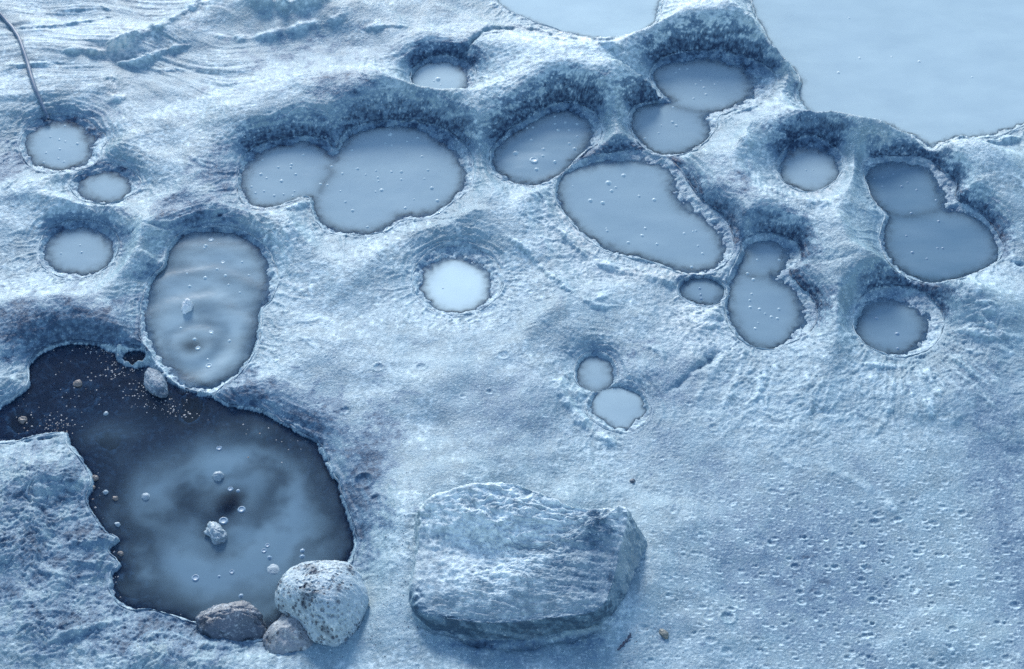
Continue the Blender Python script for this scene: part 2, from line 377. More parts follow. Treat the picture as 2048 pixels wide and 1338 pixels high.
LINES = [
    ([(1446, 690), (1420, 715), (1390, 735), (1360, 762), (1325, 785)], 8, -0.014),
    ([(1040, 52), (1010, 62), (985, 68), (960, 80), (935, 100), (915, 116)], 7, -0.020),
    ([(1010, 72), (1000, 82), (975, 84), (950, 98)], 4, -0.010),
    ([(868, 440), (880, 460), (886, 492)], 3, -0.012),
    ([(240, 470), (290, 468), (330, 460), (370, 450), (430, 432), (470, 425)], 5, -0.012),
    ([(195, 408), (200, 425), (190, 450)], 6, -0.010),
    ([(2000, 515), (2030, 520), (2060, 535)], 4, -0.012),
    ([(1870, 305), (1880, 330), (1900, 350), (1920, 380)], 6, -0.022),
    ([(1590, 165), (1575, 180), (1590, 210), (1605, 225)], 4, 0.012),
    ([(1050, 92), (1085, 82), (1120, 92), (1160, 110), (1210, 122), (1270, 118)], 10, 0.012),
    ([(1490, 270), (1495, 320), (1525, 375), (1580, 412), (1640, 420), (1690, 402)], 12, 0.012),
    ([(1330, 40), (1290, 62), (1230, 84), (1160, 84), (1080, 60), (1020, 40)], 8, 0.012),
    ([(1500, 20), (1520, 70), (1545, 112), (1590, 150)], 12, 0.016),
    ([(1478, 40), (1500, 82), (1530, 110)], 6, 0.010),
    ([(1610, 240), (1700, 250), (1760, 254), (1810, 275), (1850, 302)], 8, 0.016),
    ([(1885, 300), (1930, 290), (1980, 288), (2050, 268)], 9, 0.020),
    ([(1445, 230), (1500, 214), (1535, 190)], 5, 0.012),
    ([(200, 112), (255, 88), (320, 62), (380, 20), (420, -10)], 12, 0.022),
    ([(120, 112), (200, 110), (230, 124), (275, 124), (330, 100), (390, 88)], 7, 0.016),
    ([(480, 0), (530, 28), (590, 36), (650, 20), (700, -8)], 12, 0.018),
    ([(420, 70), (500, 84), (580, 76), (660, 60), (700, 40)], 10, 0.010),
    ([(0, 142), (60, 136), (120, 130)], 5, 0.008), ([(0, 56), (70, 60), (150, 48), (230, 32)], 5, 0.008),
    ([(195, 10), (215, 20), (235, 22)], 5, 0.008), ([(300, 140), (350, 134), (400, 140)], 6, 0.008),
    ([(205, 168), (225, 160), (240, 175)], 9, 0.012), ([(210, 212), (235, 200), (255, 210)], 8, 0.010),
    ([(720, 70), (770, 66), (830, 66)], 6, 0.007), ([(735, 120), (728, 150), (745, 180)], 6, 0.006), ([(752, 110), (748, 140), (760, 165)], 5, 0.006),
    ([(0, 390), (25, 370), (42, 348)], 6, 0.014), ([(45, 342), (60, 340)], 4, 0.006),
    ([(1000, 470), (1050, 500), (1110, 560), (1180, 610), (1240, 612)], 5, 0.007),
    ([(1115, 440), (1140, 480), (1200, 520), (1290, 548), (1360, 566)], 7, 0.010),
    ([(1060, 385), (1090, 400), (1100, 440), (1125, 470)], 6, 0.008),
    ([(630, 392), (560, 425), (520, 440), (500, 470)], 7, 0.010),
    ([(1270, 680), (1320, 700), (1330, 730)], 6, 0.006),
    ([(1140, 730), (1120, 770), (1150, 820), (1190, 860), (1250, 890)], 8, 0.010),
    ([(1890, 600), (1960, 650), (2030, 690)], 10, 0.010), ([(1880, 660), (1950, 672), (2000, 690)], 6, 0.008),
    ([(1870, 690), (1930, 740), (1960, 770)], 6, 0.008), ([(1840, 720), (1880, 790), (1920, 850)], 7, 0.007),
    ([(1700, 720), (1760, 730), (1840, 728)], 6, 0.008), ([(1520, 880), (1580, 920), (1620, 935)], 7, 0.006), ([(1640, 930), (1740, 970), (1830, 1060)], 9, 0.006),
    ([(0, 812), (30, 798), (56, 772), (62, 725), (100, 693), (150, 682), (210, 690)], 4, -0.016),
    ([(440, 803), (500, 812), (560, 838), (612, 868), (640, 890), (662, 930), (684, 985)], 4, -0.016),
    ([(0, 884), (60, 874), (125, 866)], 4, -0.014),
    ([(60, 930), (80, 990), (70, 1050), (110, 1100)], 12, 0.010), ([(40, 1180), (90, 1150), (150, 1180)], 10, 0.010),
    ([(90, 1300), (160, 1270), (230, 1245), (260, 1225)], 7, 0.012), ([(250, 1300), (330, 1270), (400, 1290), (500, 1300)], 10, 0.014),
    ([(430, 825), (450, 815), (470, 815)], 4, 0.006),
    ([(830, 1262), (930, 1280), (1000, 1296), (1100, 1284), (1210, 1262)], 7, -0.014),
]
def fan_lines(cx, cy, r0, r1, a0, a1, n, wpx, h, seed, sq=0.74, bend=12):
    rs = random.Random(seed); o = []
    for k in range(n):
        a = R(a0 + (a1 - a0) * (k + rs.uniform(-.3, .3)) / n)
        p0, p1 = rs.uniform(r0 * 0.95, r0 * 1.25), rs.uniform(r0 + (r1 - r0) * 0.4, r1)
        b = rs.uniform(-1, 1) * bend
        q = []
        for t in (0, .33, .66, 1):
            r = p0 + (p1 - p0) * t; aa = a + R(b) * t * t
            q.append((cx + r * math.cos(aa), cy + r * math.sin(aa) * sq))
        o.append((q, wpx * rs.uniform(0.6, 1.3), 0.8 * h * rs.uniform(0.5, 1.2)))
    return o
LINES += fan_lines(1795, 648, 112, 330, -25, 125, 24, 5, 0.0052, 1) + fan_lines(1535, 620, 115, 300, 50, 130, 12, 5, 0.0045, 2)
LINES += fan_lines(1618, 335, 85, 135, 60, 260, 22, 3.2, 0.0036, 3) + fan_lines(905, 565, 108, 160, 0, 200, 24, 3.2, 0.0032, 4)
LINES += fan_lines(1280, 430, 175, 280, 105, 215, 22, 4.5, 0.0050, 5) + fan_lines(880, 155, 78, 130, -10, 190, 20, 3.2, 0.0040, 6)
LINES += fan_lines(780, 360, 170, 250, 20, 130, 18, 4, 0.0042, 7) + fan_lines(1870, 490, 145, 220, 20, 110, 12, 5, 0.0050, 8) + fan_lines(1080, 290, 130, 190, 130, 200, 8, 3.5, 0.004, 9)
LINES += fan_lines(570, 350, 130, 230, 150, 200, 10, 4, 0.004, 10) + fan_lines(420, 620, 170, 260, -60, 30, 14, 5, 0.004, 11)
crack = np.zeros_like(X); rdglit = np.zeros_like(X)
for a in LINES:
    sl, l_ = line(*a)
    l_ = l_ * sstep(-0.02, 0.012, dmin[sl])
    H[sl] += l_
    if a[2] < 0: crack[sl] = np.maximum(crack[sl], np.clip(l_ / a[2], 0, 1) * (0.9 if a[1] < 6 else 0.45))
    else: rdglit[sl] = np.maximum(rdglit[sl], np.clip(l_ / a[2], 0, 1.2))  # ridge crests, coloured pale as if catching the low light

# flow lines in the upper left
flow = sstep(900, 500, (X - at(0, 100)[0]) / MM) * sstep(at(0, 330)[1], at(0, 140)[1], Y)
yw = Y + 0.16 * fbm(X * 1.3, Y * 1.6, 2, 0.5, 71.0) + 0.05 * np.sin(X * 5.2)
fl = (1 - np.abs(gnoise(X * 1.7 + 3.0, yw * 15)) * 1.7) + 0.5 * (1 - np.abs(gnoise(X * 2.9, yw * 31 + 7)) * 1.7) - 0.9
fl2 = (1 - np.abs(gnoise(X * 4.5 + 3.0, yw * 62)) * 1.7) - 0.6
flm = 0.35 + 0.65 * sstep(-0.25, 0.35, fbm(X * 2.1, Y * 3.0, 2, 0.5, 74.0))
H += ((fl * 0.0052 * flm + fl2 * 0.0014) * flow).astype(f32)
# sheets and fibres everywhere
land = sstep(0.0, 0.02, dmin)
wq = fbm(X * 11, Y * 11, 3, 0.55, 61.0)
fib = ridged(X * 7 + warp1 * 2.4 + wq, Y * 22 + warp1 * 5 + wq * 1.6 + X * 3, 5, 0.68, 81.0) - 0.8
patch = sstep(-0.1, 0.6, fbm(X * 2.3, Y * 2.3, 2, 0.5, 84.0))
smoothreg = np.clip(1 - gauss_px(1780, 1180, 560, 340) * 1.1 - 0.7 * gauss_px(800, 760, 330, 190) - 0.6 * gauss_px(330, 90, 480, 150) - 0.5 * gauss_px(1500, 330, 260, 160), 0.08, 1)
H += (fib * 0.0015 * land * (0.25 + 0.9 * patch) * smoothreg).astype(f32)
H += ((fbm(X * 17, Y * 20, 3, 0.5, 91.0) * 0.0011 * smoothreg + fbm(X * 85, Y * 95, 3, 0.8, 92.0) * 0.00075 * (0.35 + 0.65 * smoothreg)) * land).astype(f32)
# rumpled fans: lower right rills, middle right crumbles
def region(*g):
    o = np.zeros_like(X)
    for a in g: o = np.maximum(o, gauss_px(*a))
    return o
low0 = gauss_px(1750, 1200, 560, 330)
fan = region((1880, 720, 200, 120), (1420, 640, 110, 110), (1620, 800, 260, 100), (1150, 520, 120, 80), (1000, 190, 60, 60), (1100, 440, 60, 70), (570, 470, 90, 50))
ang = np.arctan2(Y - at(1800, 640)[1], X - at(1800, 640)[0])
rr = np.hypot(X - at(1800, 640)[0], Y - at(1800, 640)[1])
rill = ridged(ang * 7 + warp1, rr * 5 + warp1, 4, 0.6, 95.0) - 0.8
crum = ridged(X * 24 + warp1 * 2, Y * 34 + warp1 * 2, 4, 0.62, 96.0) - 0.8
H += (fan * land * (rill * 0.0034 + crum * 0.0019 * (1 - 0.5 * low0))).astype(f32)
# rough crust on the lower left banks
crust = region((80, 1060, 170, 190), (330, 1300, 260, 80), (130, 1260, 160, 100)) * land
H += (crust * (ridged(X * 13 + wq * 1.5, Y * 15 + warp1, 6, 0.68, 97.0) - 0.8) * 0.0052).astype(f32)
H += (crust * fbm(X * 6, Y * 6, 3, 0.5, 98.0) * 0.010).astype(f32)
# burst bubbles
pitreg = region((1700, 1100, 520, 330), (1330, 900, 260, 160), (900, 800, 300, 160), (620, 780, 170, 160)) * sstep(0.03, 0.1, dmin)
low = gauss_px(1750, 1200, 560, 330) * sstep(0.03, 0.1, dmin)
pitlit = np.zeros_like(X)
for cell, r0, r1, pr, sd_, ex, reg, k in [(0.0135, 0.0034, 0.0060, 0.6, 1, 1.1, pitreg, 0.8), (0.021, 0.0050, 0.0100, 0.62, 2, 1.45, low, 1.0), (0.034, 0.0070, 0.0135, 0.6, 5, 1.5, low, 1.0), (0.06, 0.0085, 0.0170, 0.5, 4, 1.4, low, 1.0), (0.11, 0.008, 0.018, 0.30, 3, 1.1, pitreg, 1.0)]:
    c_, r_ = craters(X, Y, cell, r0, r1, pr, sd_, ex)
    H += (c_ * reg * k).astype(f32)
    pitlit = np.maximum(pitlit, r_ * np.clip(reg * 1.3, 0, 1) * (0.55 if cell < 0.02 else 1.15))
for a, b, r in [(727, 968, 17), (752, 1008, 10), (757, 745, 10), (1427, 852, 9), (1455, 1240, 13), (20, 720, 6), (843, 745, 10)]:
    wx_, wy_ = at(a, b, 0.02)
    q = np.hypot(X - wx_, Y - wy_) / (r * MM)
    H += (np.where(q < 1, (q * q - 1) * 0.16, 0) + 0.14 * np.exp(-((q - 1.05) / 0.2) ** 2)).astype(f32) * r * MM
# vents in the bed of the dark pool
for a, b, r, dpt in [(270, 712, 24, 0.05), (380, 808, 20, 0.05), (213, 858, 22, 0.04), (155, 770, 30, 0.02), (45, 835, 26, 0.02), (262, 1165, 24, 0.03)]:
    wx_, wy_ = at(a, b, 0.0)
    q = np.hypot(X - wx_, (Y - wy_) * 1.0) / (r * MM)
    H += (-dpt * np.exp(-(q / 0.75) ** 2) + 0.009 * np.exp(-((q - 1.15) / 0.3) ** 2)).astype(f32)
P17_ = POOLS[17]
# crusty tongue between the oval and the dark pool
cr = np.zeros_like(X)
for a, b, r in [(270, 712, 24), (380, 808, 22)]:
    q = np.hypot(X - at(a, b)[0], Y - at(a, b)[1]) / (r * MM) + 30 * wob
    cr = np.maximum(cr, (0.020 if a < 300 else 0.011) * np.exp(-((q - 1.3) / 0.28) ** 2) * np.clip(0.55 + 1.5 * fbm(X * 12, Y * 12, 3, 0.6, 66.0), 0, 1.3))
cr = np.maximum(cr, 0.030 * gauss_px(318, 772, 20, 34, 28) * (0.8 + 0.3 * damp2))
cr = np.maximum(cr, 0.022 * gauss_px(262, 688, 40, 9, 0))
H += (cr * sstep(0.01, -0.005, P17_['d'])).astype(f32)
H = np.where(inframe > 0.001, H, 0.03 + 0.5 * (base - 0.03)).astype(f32) * 1.0

# colour masks ------------------------------------------------------------
def spots(lst):
    o = np.zeros_like(X)
    for a, b, c, d, e, s in lst:
        o = np.maximum(o, s * gauss_px(a, b, c, d, e))
    return o
wet2 = spots([(140, 672, 240, 62, 0, 1.0), (250, 640, 80, 60, 0, 0.6), (380, 430, 130, 45, 5, 0.62), (440, 350, 60, 60, 0, 0.6), (490, 790, 130, 50, -20, 0.8), (620, 850, 120, 70, -30, 0.75),
              (715, 1000, 70, 200, -10, 0.8), (100, 1090, 220, 250, 0, 0.62), (330, 1260, 260, 80, 0, 0.72), (160, 1260, 90, 40, 20, 0.9), (600, 110, 200, 80, 0, 0.3), (690, 200, 90, 40, -10, 0.6),
              (300, 80, 130, 40, 20, 0.2), (1460, 430, 70, 80, 0, 0.55), (1620, 250, 80, 25, 0, 0.3), (1050, 1290, 250, 30, 0, 0.45),
              (20, 330, 50, 60, 0, 0.6), (180, 230, 90, 22, -15, 0.5), (1250, 700, 90, 40, 0, 0.3), (230, 480, 60, 40, 0, 0.4), (320, 560, 50, 70, 20, 0.5), (1230, 310, 90, 30, 0, 0.5)])
wetn = sstep(-0.05, 1.0, wet2 * 1.25 + 0.42 * dampn + 0.22 * damp2 - 0.12)
damp_shade = np.maximum(damp_shade, wetn * 0.8)
soft = spots([(1010, 830, 130, 120, 20, 0.7), (1340, 765, 90, 60, 20, 0.8), (1600, 1130, 230, 180, 20, 1.0), (2030, 1050, 90, 430, 0, 1.0), (1740, 1310, 40, 200, 20, 0.8), (1560, 560, 120, 120, 0, 0.6), (1430, 950, 90, 70, 30, 0.7), (1320, 880, 80, 60, 0, 0.6), (1060, 1310, 260, 40, 0, 0.6), (1350, 1270, 120, 90, 0, 0.4), (1750, 960, 40, 90, 35, 0.6), (1150, 700, 80, 30, 0, 0.5), (680, 740, 80, 60, 0, 0.4)])
damp_shade = np.maximum(damp_shade, 0.56 * soft * np.clip(0.85 + 0.5 * dampn + 0.25 * damp2, 0, 1.3))  # smooth wet patches, strengthened to paint a vignette into the lower right
damp_shade = np.maximum(damp_shade, sstep(0.25, 0.8, crack + 0.25 * damp2) * 0.9)  # shadow inside cracks and grooves put into the colour
under = np.zeros_like(X)
P17 = POOLS[17]
under = np.where((P17['d'] < 0.004) & (H < 0.0015), 1.0, 0).astype(f32)
bedv = np.zeros_like(X)
for a, b, r in [(270, 712, 24), (380, 808, 20), (213, 858, 22), (155, 770, 30), (45, 835, 26), (262, 1165, 24)]:
    q = np.hypot(X - at(a, b)[0], Y - at(a, b)[1]) / (r * MM)
    bedv += np.exp(-((q - 1.15) / 0.35) ** 2) * (0.4 + 0.8 * damp2)
edge17 = sstep(-0.03, 0.0, P17['d'] + 0.6 * wob)
damp_shade = np.where(under > 0, np.clip(1.02 - 0.45 * bedv - 0.30 * 0.6 * edge17 * sstep(-0.1, 0.4, dampn) + 0.1 * dampn, 0.3, 1), damp_shade)
inside = sstep(0.0, -0.012, dmin) * (1 - under)
wmin = np.full(X.shape, 9.0, f32)
for i, p in enumerate(POOLS):
    wmin = np.where(own == i, p['w'], wmin)
silt = sstep(0.024, 0.002, wmin + 0.012 * damp2 + 0.010 * dampn)
patchy = sstep(0.15, 0.55, dampn + 0.9 * damp2)
damp_shade = np.where(dmin < 0, np.where(own >= 18, 0.12 * patchy, np.maximum(0.22 * silt, 0.45 * patchy)), damp_shade) * (1 - under) + damp_shade * under
backshade = np.zeros_like(X)
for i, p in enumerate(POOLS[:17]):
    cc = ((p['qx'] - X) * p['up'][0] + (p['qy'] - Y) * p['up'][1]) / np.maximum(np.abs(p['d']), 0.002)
    backshade = np.where((own == i) & (dmin < 0), sstep(0.0, 0.7, cc) * (0.3 if p['pale'] > 0.9 else (0.5 if p['up'][0] > 0.3 else 0.9)), backshade)
damp_shade = np.maximum(damp_shade, backshade * (1 - under) * np.clip(0.62 + 0.5 * dampn + 0.3 * damp2, 0.1, 1))  # shade painted on the far inner shelf, which faces away from the light
shelfpale = (1 - 0.8 * backshade) * np.where(dmin < 0, (1 - silt) * (1 - patchy), 0) * (1 - under)
pale = spots([(600, 190, 190, 45, 0, 0.8), (1130, 130, 240, 80, 0, 1.0), (1450, 60, 140, 60, 0, 0.8), (900, 610, 150, 70, 0, 0.9), (1420, 650, 120, 90, 0, 0.9), (250, 100, 70, 20, 0, 0.9),
              (1200, 530, 120, 90, 0, 0.7), (1650, 430, 110, 60, 0, 0.6), (1950, 320, 110, 50, 0, 0.8), (80, 590, 170, 50, 0, 0.8), (620, 590, 110, 130, 0, 0.6), (1180, 800, 60, 120, 20, 0.8),
              (1560, 830, 200, 90, 0, 0.6), (1250, 940, 110, 60, 0, 0.4), (800, 760, 120, 80, 0, 0.5), (980, 200, 60, 60, 0, 0.8), (1850, 270, 60, 20, 0, 0.8), (1240, 1230, 50, 70, 20, 0.9), (800, 1120, 60, 160, 0, 0.55), (120, 395, 90, 30, 0, 0.7),
              (1500, 340, 80, 80, 0, 0.5), (560, 480, 90, 40, 0, 0.7), (880, 100, 120, 60, 0, 0.7), (1330, 60, 300, 90, 0, 0.9), (1600, 230, 120, 60, 0, 0.8), (1500, 380, 90, 90, 0, 0.8), (1980, 560, 90, 60, 0, 0.7), (1040, 420, 60, 60, 0, 0.8), (1900, 330, 130, 60, 0, 0.8)])  # pale crust; the upper spots also paint in the hazy glow
drift = 0.68 * sstep(-0.15, 0.55, fbm(X * 3.1, Y * 3.1, 5, 0.6, 121.0) + 0.5 * damp2) * (1 - 0.85 * gauss_px(1780, 1180, 520, 360))
pale = np.clip(np.maximum(np.maximum(np.maximum(pale, drift), lipm * 0.55), np.maximum(np.maximum(shelfpale * 0.95, pitlit), 1.15 * rdglit)) * (0.75 + 0.8 * damp2 + 0.3 * dampn), 0, 1) * (1 - damp_shade * 0.9)
warm = np.clip(spots([(1180, 70, 140, 30, 0, 0.9), (1560, 90, 40, 80, 20, 0.5), (230, 105, 60, 14, 0, 0.9), (230, 190, 30, 40, 0, 0.5), (1160, 450, 70, 80, 0, 0.6), (1300, 545, 120, 18, 0, 0.7), (1400, 640, 90, 90, 0, 0.4), (470, 380, 30, 60, 0, 0.5), (1600, 370, 70, 50, 0, 0.5), (1850, 290, 100, 40, 0, 0.4), (1280, 270, 30, 60, 0, 0.5), (500, 410, 40, 20, 0, 0.6)]) * (0.6 + 1.2 * damp2), 0, 1)

pale = np.maximum(pale, 1.5 * pitlit * (dmin > 0.02))  # lit crescents of the pits painted pale
damp_shade = damp_shade * (1 - 0.9 * np.clip(pitlit, 0, 1)) * (1 - 0.6 * np.clip(rdglit, 0, 1) * (dmin > 0))
def sampler(A):
    def f(x, y):
        i = np.clip(np.searchsorted(XS, x) - 1, 0, NX - 2); j = np.clip(np.searchsorted(YS, y) - 1, 0, NY - 2)
        tx = (x - XS[i]) / (XS[i + 1] - XS[i]); ty = (y - YS[j]) / (YS[j + 1] - YS[j])
        return (A[j, i] * (1 - tx) + A[j, i + 1] * tx) * (1 - ty) + (A[j + 1, i] * (1 - tx) + A[j + 1, i + 1] * tx) * ty
    return f
hz = sampler(H); damp_shade_s = sampler(damp_shade)

# ------------------------------------------------------------------ materials
def mat(name):
    m = bpy.data.materials.new(name); m.use_nodes = True
    nt = m.node_tree; nt.nodes.clear()
    out = nt.nodes.new('ShaderNodeOutputMaterial')
    return m, nt, out
def N(nt, t, **kw):
    n = nt.nodes.new(t)
    for k, v in kw.items():
        if k in n.inputs: n.inputs[k].default_value = v
        else: setattr(n, k, v)
    return n
def mixc(nt, fac, a, b, mode='MIX'):
    n = nt.nodes.new('ShaderNodeMix'); n.data_type = 'RGBA'; n.blend_type = mode
    for s, v in ((0, fac), (6, a), (7, b)):
        if hasattr(v, 'is_linked'): nt.links.new(v, n.inputs[s])
        elif s == 0: n.inputs[0].default_value = v
        else: n.inputs[s].default_value = (*v, 1)
    return n.outputs[2]
def ramp(nt, src, lo, hi, a=0.0, b=1.0):
    n = nt.nodes.new('ShaderNodeMapRange'); n.interpolation_type = 'SMOOTHSTEP'
    nt.links.new(src, n.inputs[0])
    for k, v in zip((1, 2, 3, 4), (lo, hi, a, b)): n.inputs[k].default_value = v
    return n.outputs[0]
def attr(nt, name):
    n = nt.nodes.new('ShaderNodeAttribute'); n.attribute_name = name
    return n.outputs['Fac']
def noise(nt, co, scale, detail=6, rough=0.6):
    n = N(nt, 'ShaderNodeTexNoise', Scale=scale, Detail=detail, Roughness=rough)
    nt.links.new(co, n.inputs['Vector'])
    return n.outputs['Fac']
def math2(nt, op, a, b):
    n = nt.nodes.new('ShaderNodeMath'); n.operation = op
    for s, v in ((0, a), (1, b)):
        if hasattr(v, 'is_linked'): nt.links.new(v, n.inputs[s])
        else: n.inputs[s].default_value = v
    return n.outputs[0]

def clay_material(name, base, palec, dark, warmc, damp_shade_src=None, rough=(0.5, 0.46), bump=0.0022, pores=0.0, spec=0.5, mid=None):
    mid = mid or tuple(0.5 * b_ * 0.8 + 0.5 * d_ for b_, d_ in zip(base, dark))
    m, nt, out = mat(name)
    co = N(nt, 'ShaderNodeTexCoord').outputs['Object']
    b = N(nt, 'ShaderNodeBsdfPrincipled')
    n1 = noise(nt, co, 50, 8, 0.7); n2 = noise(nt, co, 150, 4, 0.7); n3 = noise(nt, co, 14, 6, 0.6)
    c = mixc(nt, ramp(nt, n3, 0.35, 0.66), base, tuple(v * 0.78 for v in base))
    if damp_shade_src:
        d0, p0, w0 = attr(nt, 'damp_shade'), attr(nt, 'pale'), attr(nt, 'warm')
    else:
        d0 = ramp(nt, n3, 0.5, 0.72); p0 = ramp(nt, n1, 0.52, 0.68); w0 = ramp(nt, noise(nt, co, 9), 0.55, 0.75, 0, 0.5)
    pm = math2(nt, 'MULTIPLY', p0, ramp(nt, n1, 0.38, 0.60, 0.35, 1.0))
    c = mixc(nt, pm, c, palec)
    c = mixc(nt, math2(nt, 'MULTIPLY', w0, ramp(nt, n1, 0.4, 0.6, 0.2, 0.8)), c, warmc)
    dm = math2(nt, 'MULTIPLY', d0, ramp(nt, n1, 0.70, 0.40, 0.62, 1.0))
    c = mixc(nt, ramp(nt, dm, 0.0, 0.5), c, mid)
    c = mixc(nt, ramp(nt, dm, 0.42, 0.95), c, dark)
    # fine flecks
    c = mixc(nt, math2(nt, 'MULTIPLY', ramp(nt, n2, 0.56, 0.70, 0, 0.75), ramp(nt, dm, 0.3, 0.9, 1.0, 0.08)), c, palec)
    c = mixc(nt, ramp(nt, n2, 0.40, 0.28, 0, 0.7), c, mid)
    h = math2(nt, 'ADD', math2(nt, 'MULTIPLY', n1, 0.45), math2(nt, 'MULTIPLY', n2, 0.6))
    if pores > 0:
        v = N(nt, 'ShaderNodeTexVoronoi', Scale=pores); nt.links.new(co, v.inputs['Vector'])
        v2 = N(nt, 'ShaderNodeTexVoronoi', Scale=pores * 0.42); nt.links.new(co, v2.inputs['Vector'])
        pk = math2(nt, 'MULTIPLY', ramp(nt, n3, 0.40, 0.58, 0.25, 1.0), 1.0)
        a1 = math2(nt, 'MULTIPLY', ramp(nt, v.outputs['Distance'], 0.34, 0.20), pk)
        a2 = math2(nt, 'MULTIPLY', ramp(nt, v2.outputs['Distance'], 0.22, 0.12), pk)
        aa = math2(nt, 'MAXIMUM', a1, a2)
        c = mixc(nt, math2(nt, 'MULTIPLY', aa, 0.85), c, dark)
        h = math2(nt, 'SUBTRACT', h, math2(nt, 'MULTIPLY', aa, 0.9))
    nt.links.new(c, b.inputs['Base Color'])
    nt.links.new(ramp(nt, dm, 0.1, 0.9, rough[0], rough[1]), b.inputs['Roughness'])
    nt.links.new(ramp(nt, dm, 0.0, 0.8, spec, spec * 0.4), b.inputs['Specular IOR Level'])
    bp = N(nt, 'ShaderNodeBump', Strength=1.0, Distance=bump)
    nt.links.new(h, bp.inputs['Height'])
    nt.links.new(bp.outputs[0], b.inputs['Normal'])
    nt.links.new(b.outputs[0], out.inputs[0])
    return m

CLAY = (0.185, 0.31, 0.38); PALE = (0.58, 0.735, 0.785); DARK = (0.014, 0.038, 0.085); WARM = (0.62, 0.57, 0.52)
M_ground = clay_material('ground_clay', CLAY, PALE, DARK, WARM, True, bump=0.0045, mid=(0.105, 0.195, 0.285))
M_boulder = clay_material('boulder_stone', (0.20, 0.305, 0.375), (0.64, 0.77, 0.80), (0.035, 0.075, 0.125), (0.33, 0.36, 0.39), True, bump=0.0045, mid=(0.10, 0.185, 0.265))
M_pale = clay_material('pale_porous_stone', (0.32, 0.43, 0.50), (0.60, 0.70, 0.74), (0.03, 0.045, 0.08), (0.40, 0.46, 0.50), False, bump=0.004, pores=75)
M_dark = clay_material('dark_wet_stone', (0.085, 0.115, 0.155), (0.34, 0.39, 0.43), (0.02, 0.03, 0.05), (0.14, 0.14, 0.155), False, (0.4, 0.2), 0.004)
M_white = clay_material('white_stone', (0.26, 0.35, 0.41), (0.48, 0.58, 0.62), (0.08, 0.12, 0.18), (0.55, 0.52, 0.46), False, bump=0.003)
M_tan = clay_material('tan_stone', (0.20, 0.18, 0.17), (0.36, 0.34, 0.32), (0.07, 0.06, 0.065), (0.34, 0.22, 0.16), False, bump=0.002)

def water_material():
    m, nt, out = mat('milky_mud_water')
    co = N(nt, 'ShaderNodeTexCoord').outputs['Object']
    milk, pl = attr(nt, 'milk'), attr(nt, 'pale')
    n = noise(nt, co, 7, 4, 0.55)
    c = mixc(nt, pl, (0.085, 0.17, 0.245), (0.60, 0.735, 0.755))
    c = mixc(nt, ramp(nt, n, 0.3, 0.7, 0, 0.10), c, (0.20, 0.29, 0.40))
    d = N(nt, 'ShaderNodeBsdfDiffuse'); nt.links.new(c, d.inputs[0])
    t = N(nt, 'ShaderNodeBsdfTransparent'); t.inputs[0].default_value = (0.88, 0.95, 0.99, 1)
    mx = N(nt, 'ShaderNodeMixShader'); nt.links.new(milk, mx.inputs[0]); nt.links.new(t.outputs[0], mx.inputs[1]); nt.links.new(d.outputs[0], mx.inputs[2])
    g = N(nt, 'ShaderNodeBsdfGlossy', Roughness=0.2)
    fr = N(nt, 'ShaderNodeFresnel', IOR=1.16)
    bp = N(nt, 'ShaderNodeBump', Strength=0.25, Distance=0.004); nt.links.new(noise(nt, co, 18, 3, 0.5), bp.inputs['Height'])
    nt.links.new(bp.outputs[0], g.inputs['Normal']); nt.links.new(bp.outputs[0], fr.inputs['Normal'])
    mx2 = N(nt, 'ShaderNodeMixShader'); nt.links.new(fr.outputs[0], mx2.inputs[0]); nt.links.new(mx.outputs[0], mx2.inputs[1]); nt.links.new(g.outputs[0], mx2.inputs[2])
    nt.links.new(mx2.outputs[0], out.inputs[0])
    return m
M_water = water_material()
def simple(name, c, rough, spec=0.5, var=0.15):
    m, nt, out = mat(name)
    b = N(nt, 'ShaderNodeBsdfPrincipled', Roughness=rough)
    co = N(nt, 'ShaderNodeTexCoord').outputs['Object']
    nt.links.new(mixc(nt, ramp(nt, noise(nt, co, 60), 0.35, 0.65), c, tuple(v * (1 - var) for v in c)), b.inputs['Base Color'])
    b.inputs['Specular IOR Level'].default_value = spec
    nt.links.new(b.outputs[0], out.inputs[0])
    return m
M_bub = [simple('bubble_mud_dark', (0.20, 0.31, 0.41), 0.4), simple('bubble_mud', (0.42, 0.55, 0.60), 0.4), simple('bubble_mud_pale', (0.62, 0.73, 0.75), 0.4)]
M_hose = simple('hose_rubber', (0.085, 0.15, 0.235), 0.5)
M_twig = simple('twig_bark', (0.035, 0.05, 0.10), 0.6)

# ------------------------------------------------------------------ mesh helpers
def mesh(name, V, F, m, smooth=True, attrs=None):
    me = bpy.data.meshes.new(name)
    V = np.asarray(V, dtype=f32).reshape(-1, 3); F = np.asarray(F, dtype=np.int32)
    k = F.shape[1]
    me.vertices.add(len(V)); me.vertices.foreach_set('co', V.ravel())
    me.loops.add(F.size); me.loops.foreach_set('vertex_index', F.ravel())
    me.polygons.add(len(F)); me.polygons.foreach_set('loop_start', np.arange(0, F.size, k, dtype=np.int32))
    me.update(calc_edges=True)
    if smooth: me.polygons.foreach_set('use_smooth', np.ones(len(F), bool))
    for a, v in (attrs or {}).items():
        at_ = me.attributes.new(a, 'FLOAT', 'POINT'); at_.data.foreach_set('value', np.asarray(v, dtype=f32).ravel())
    me.materials.append(m)
    me.update()
    return me
def link(name, me, parent=None, loc=(0, 0, 0), **props):
    o = bpy.data.objects.new(name, me); COL.objects.link(o); o.location = loc
    if parent: o.parent = parent
    for k, v in props.items(): o[k] = v
    return o
def grid_faces(ny, nx):
    a = np.arange(ny * nx, dtype=np.int32).reshape(ny, nx)
    return np.stack([a[:-1, :-1], a[:-1, 1:], a[1:, 1:], a[1:, :-1]], -1).reshape(-1, 4)

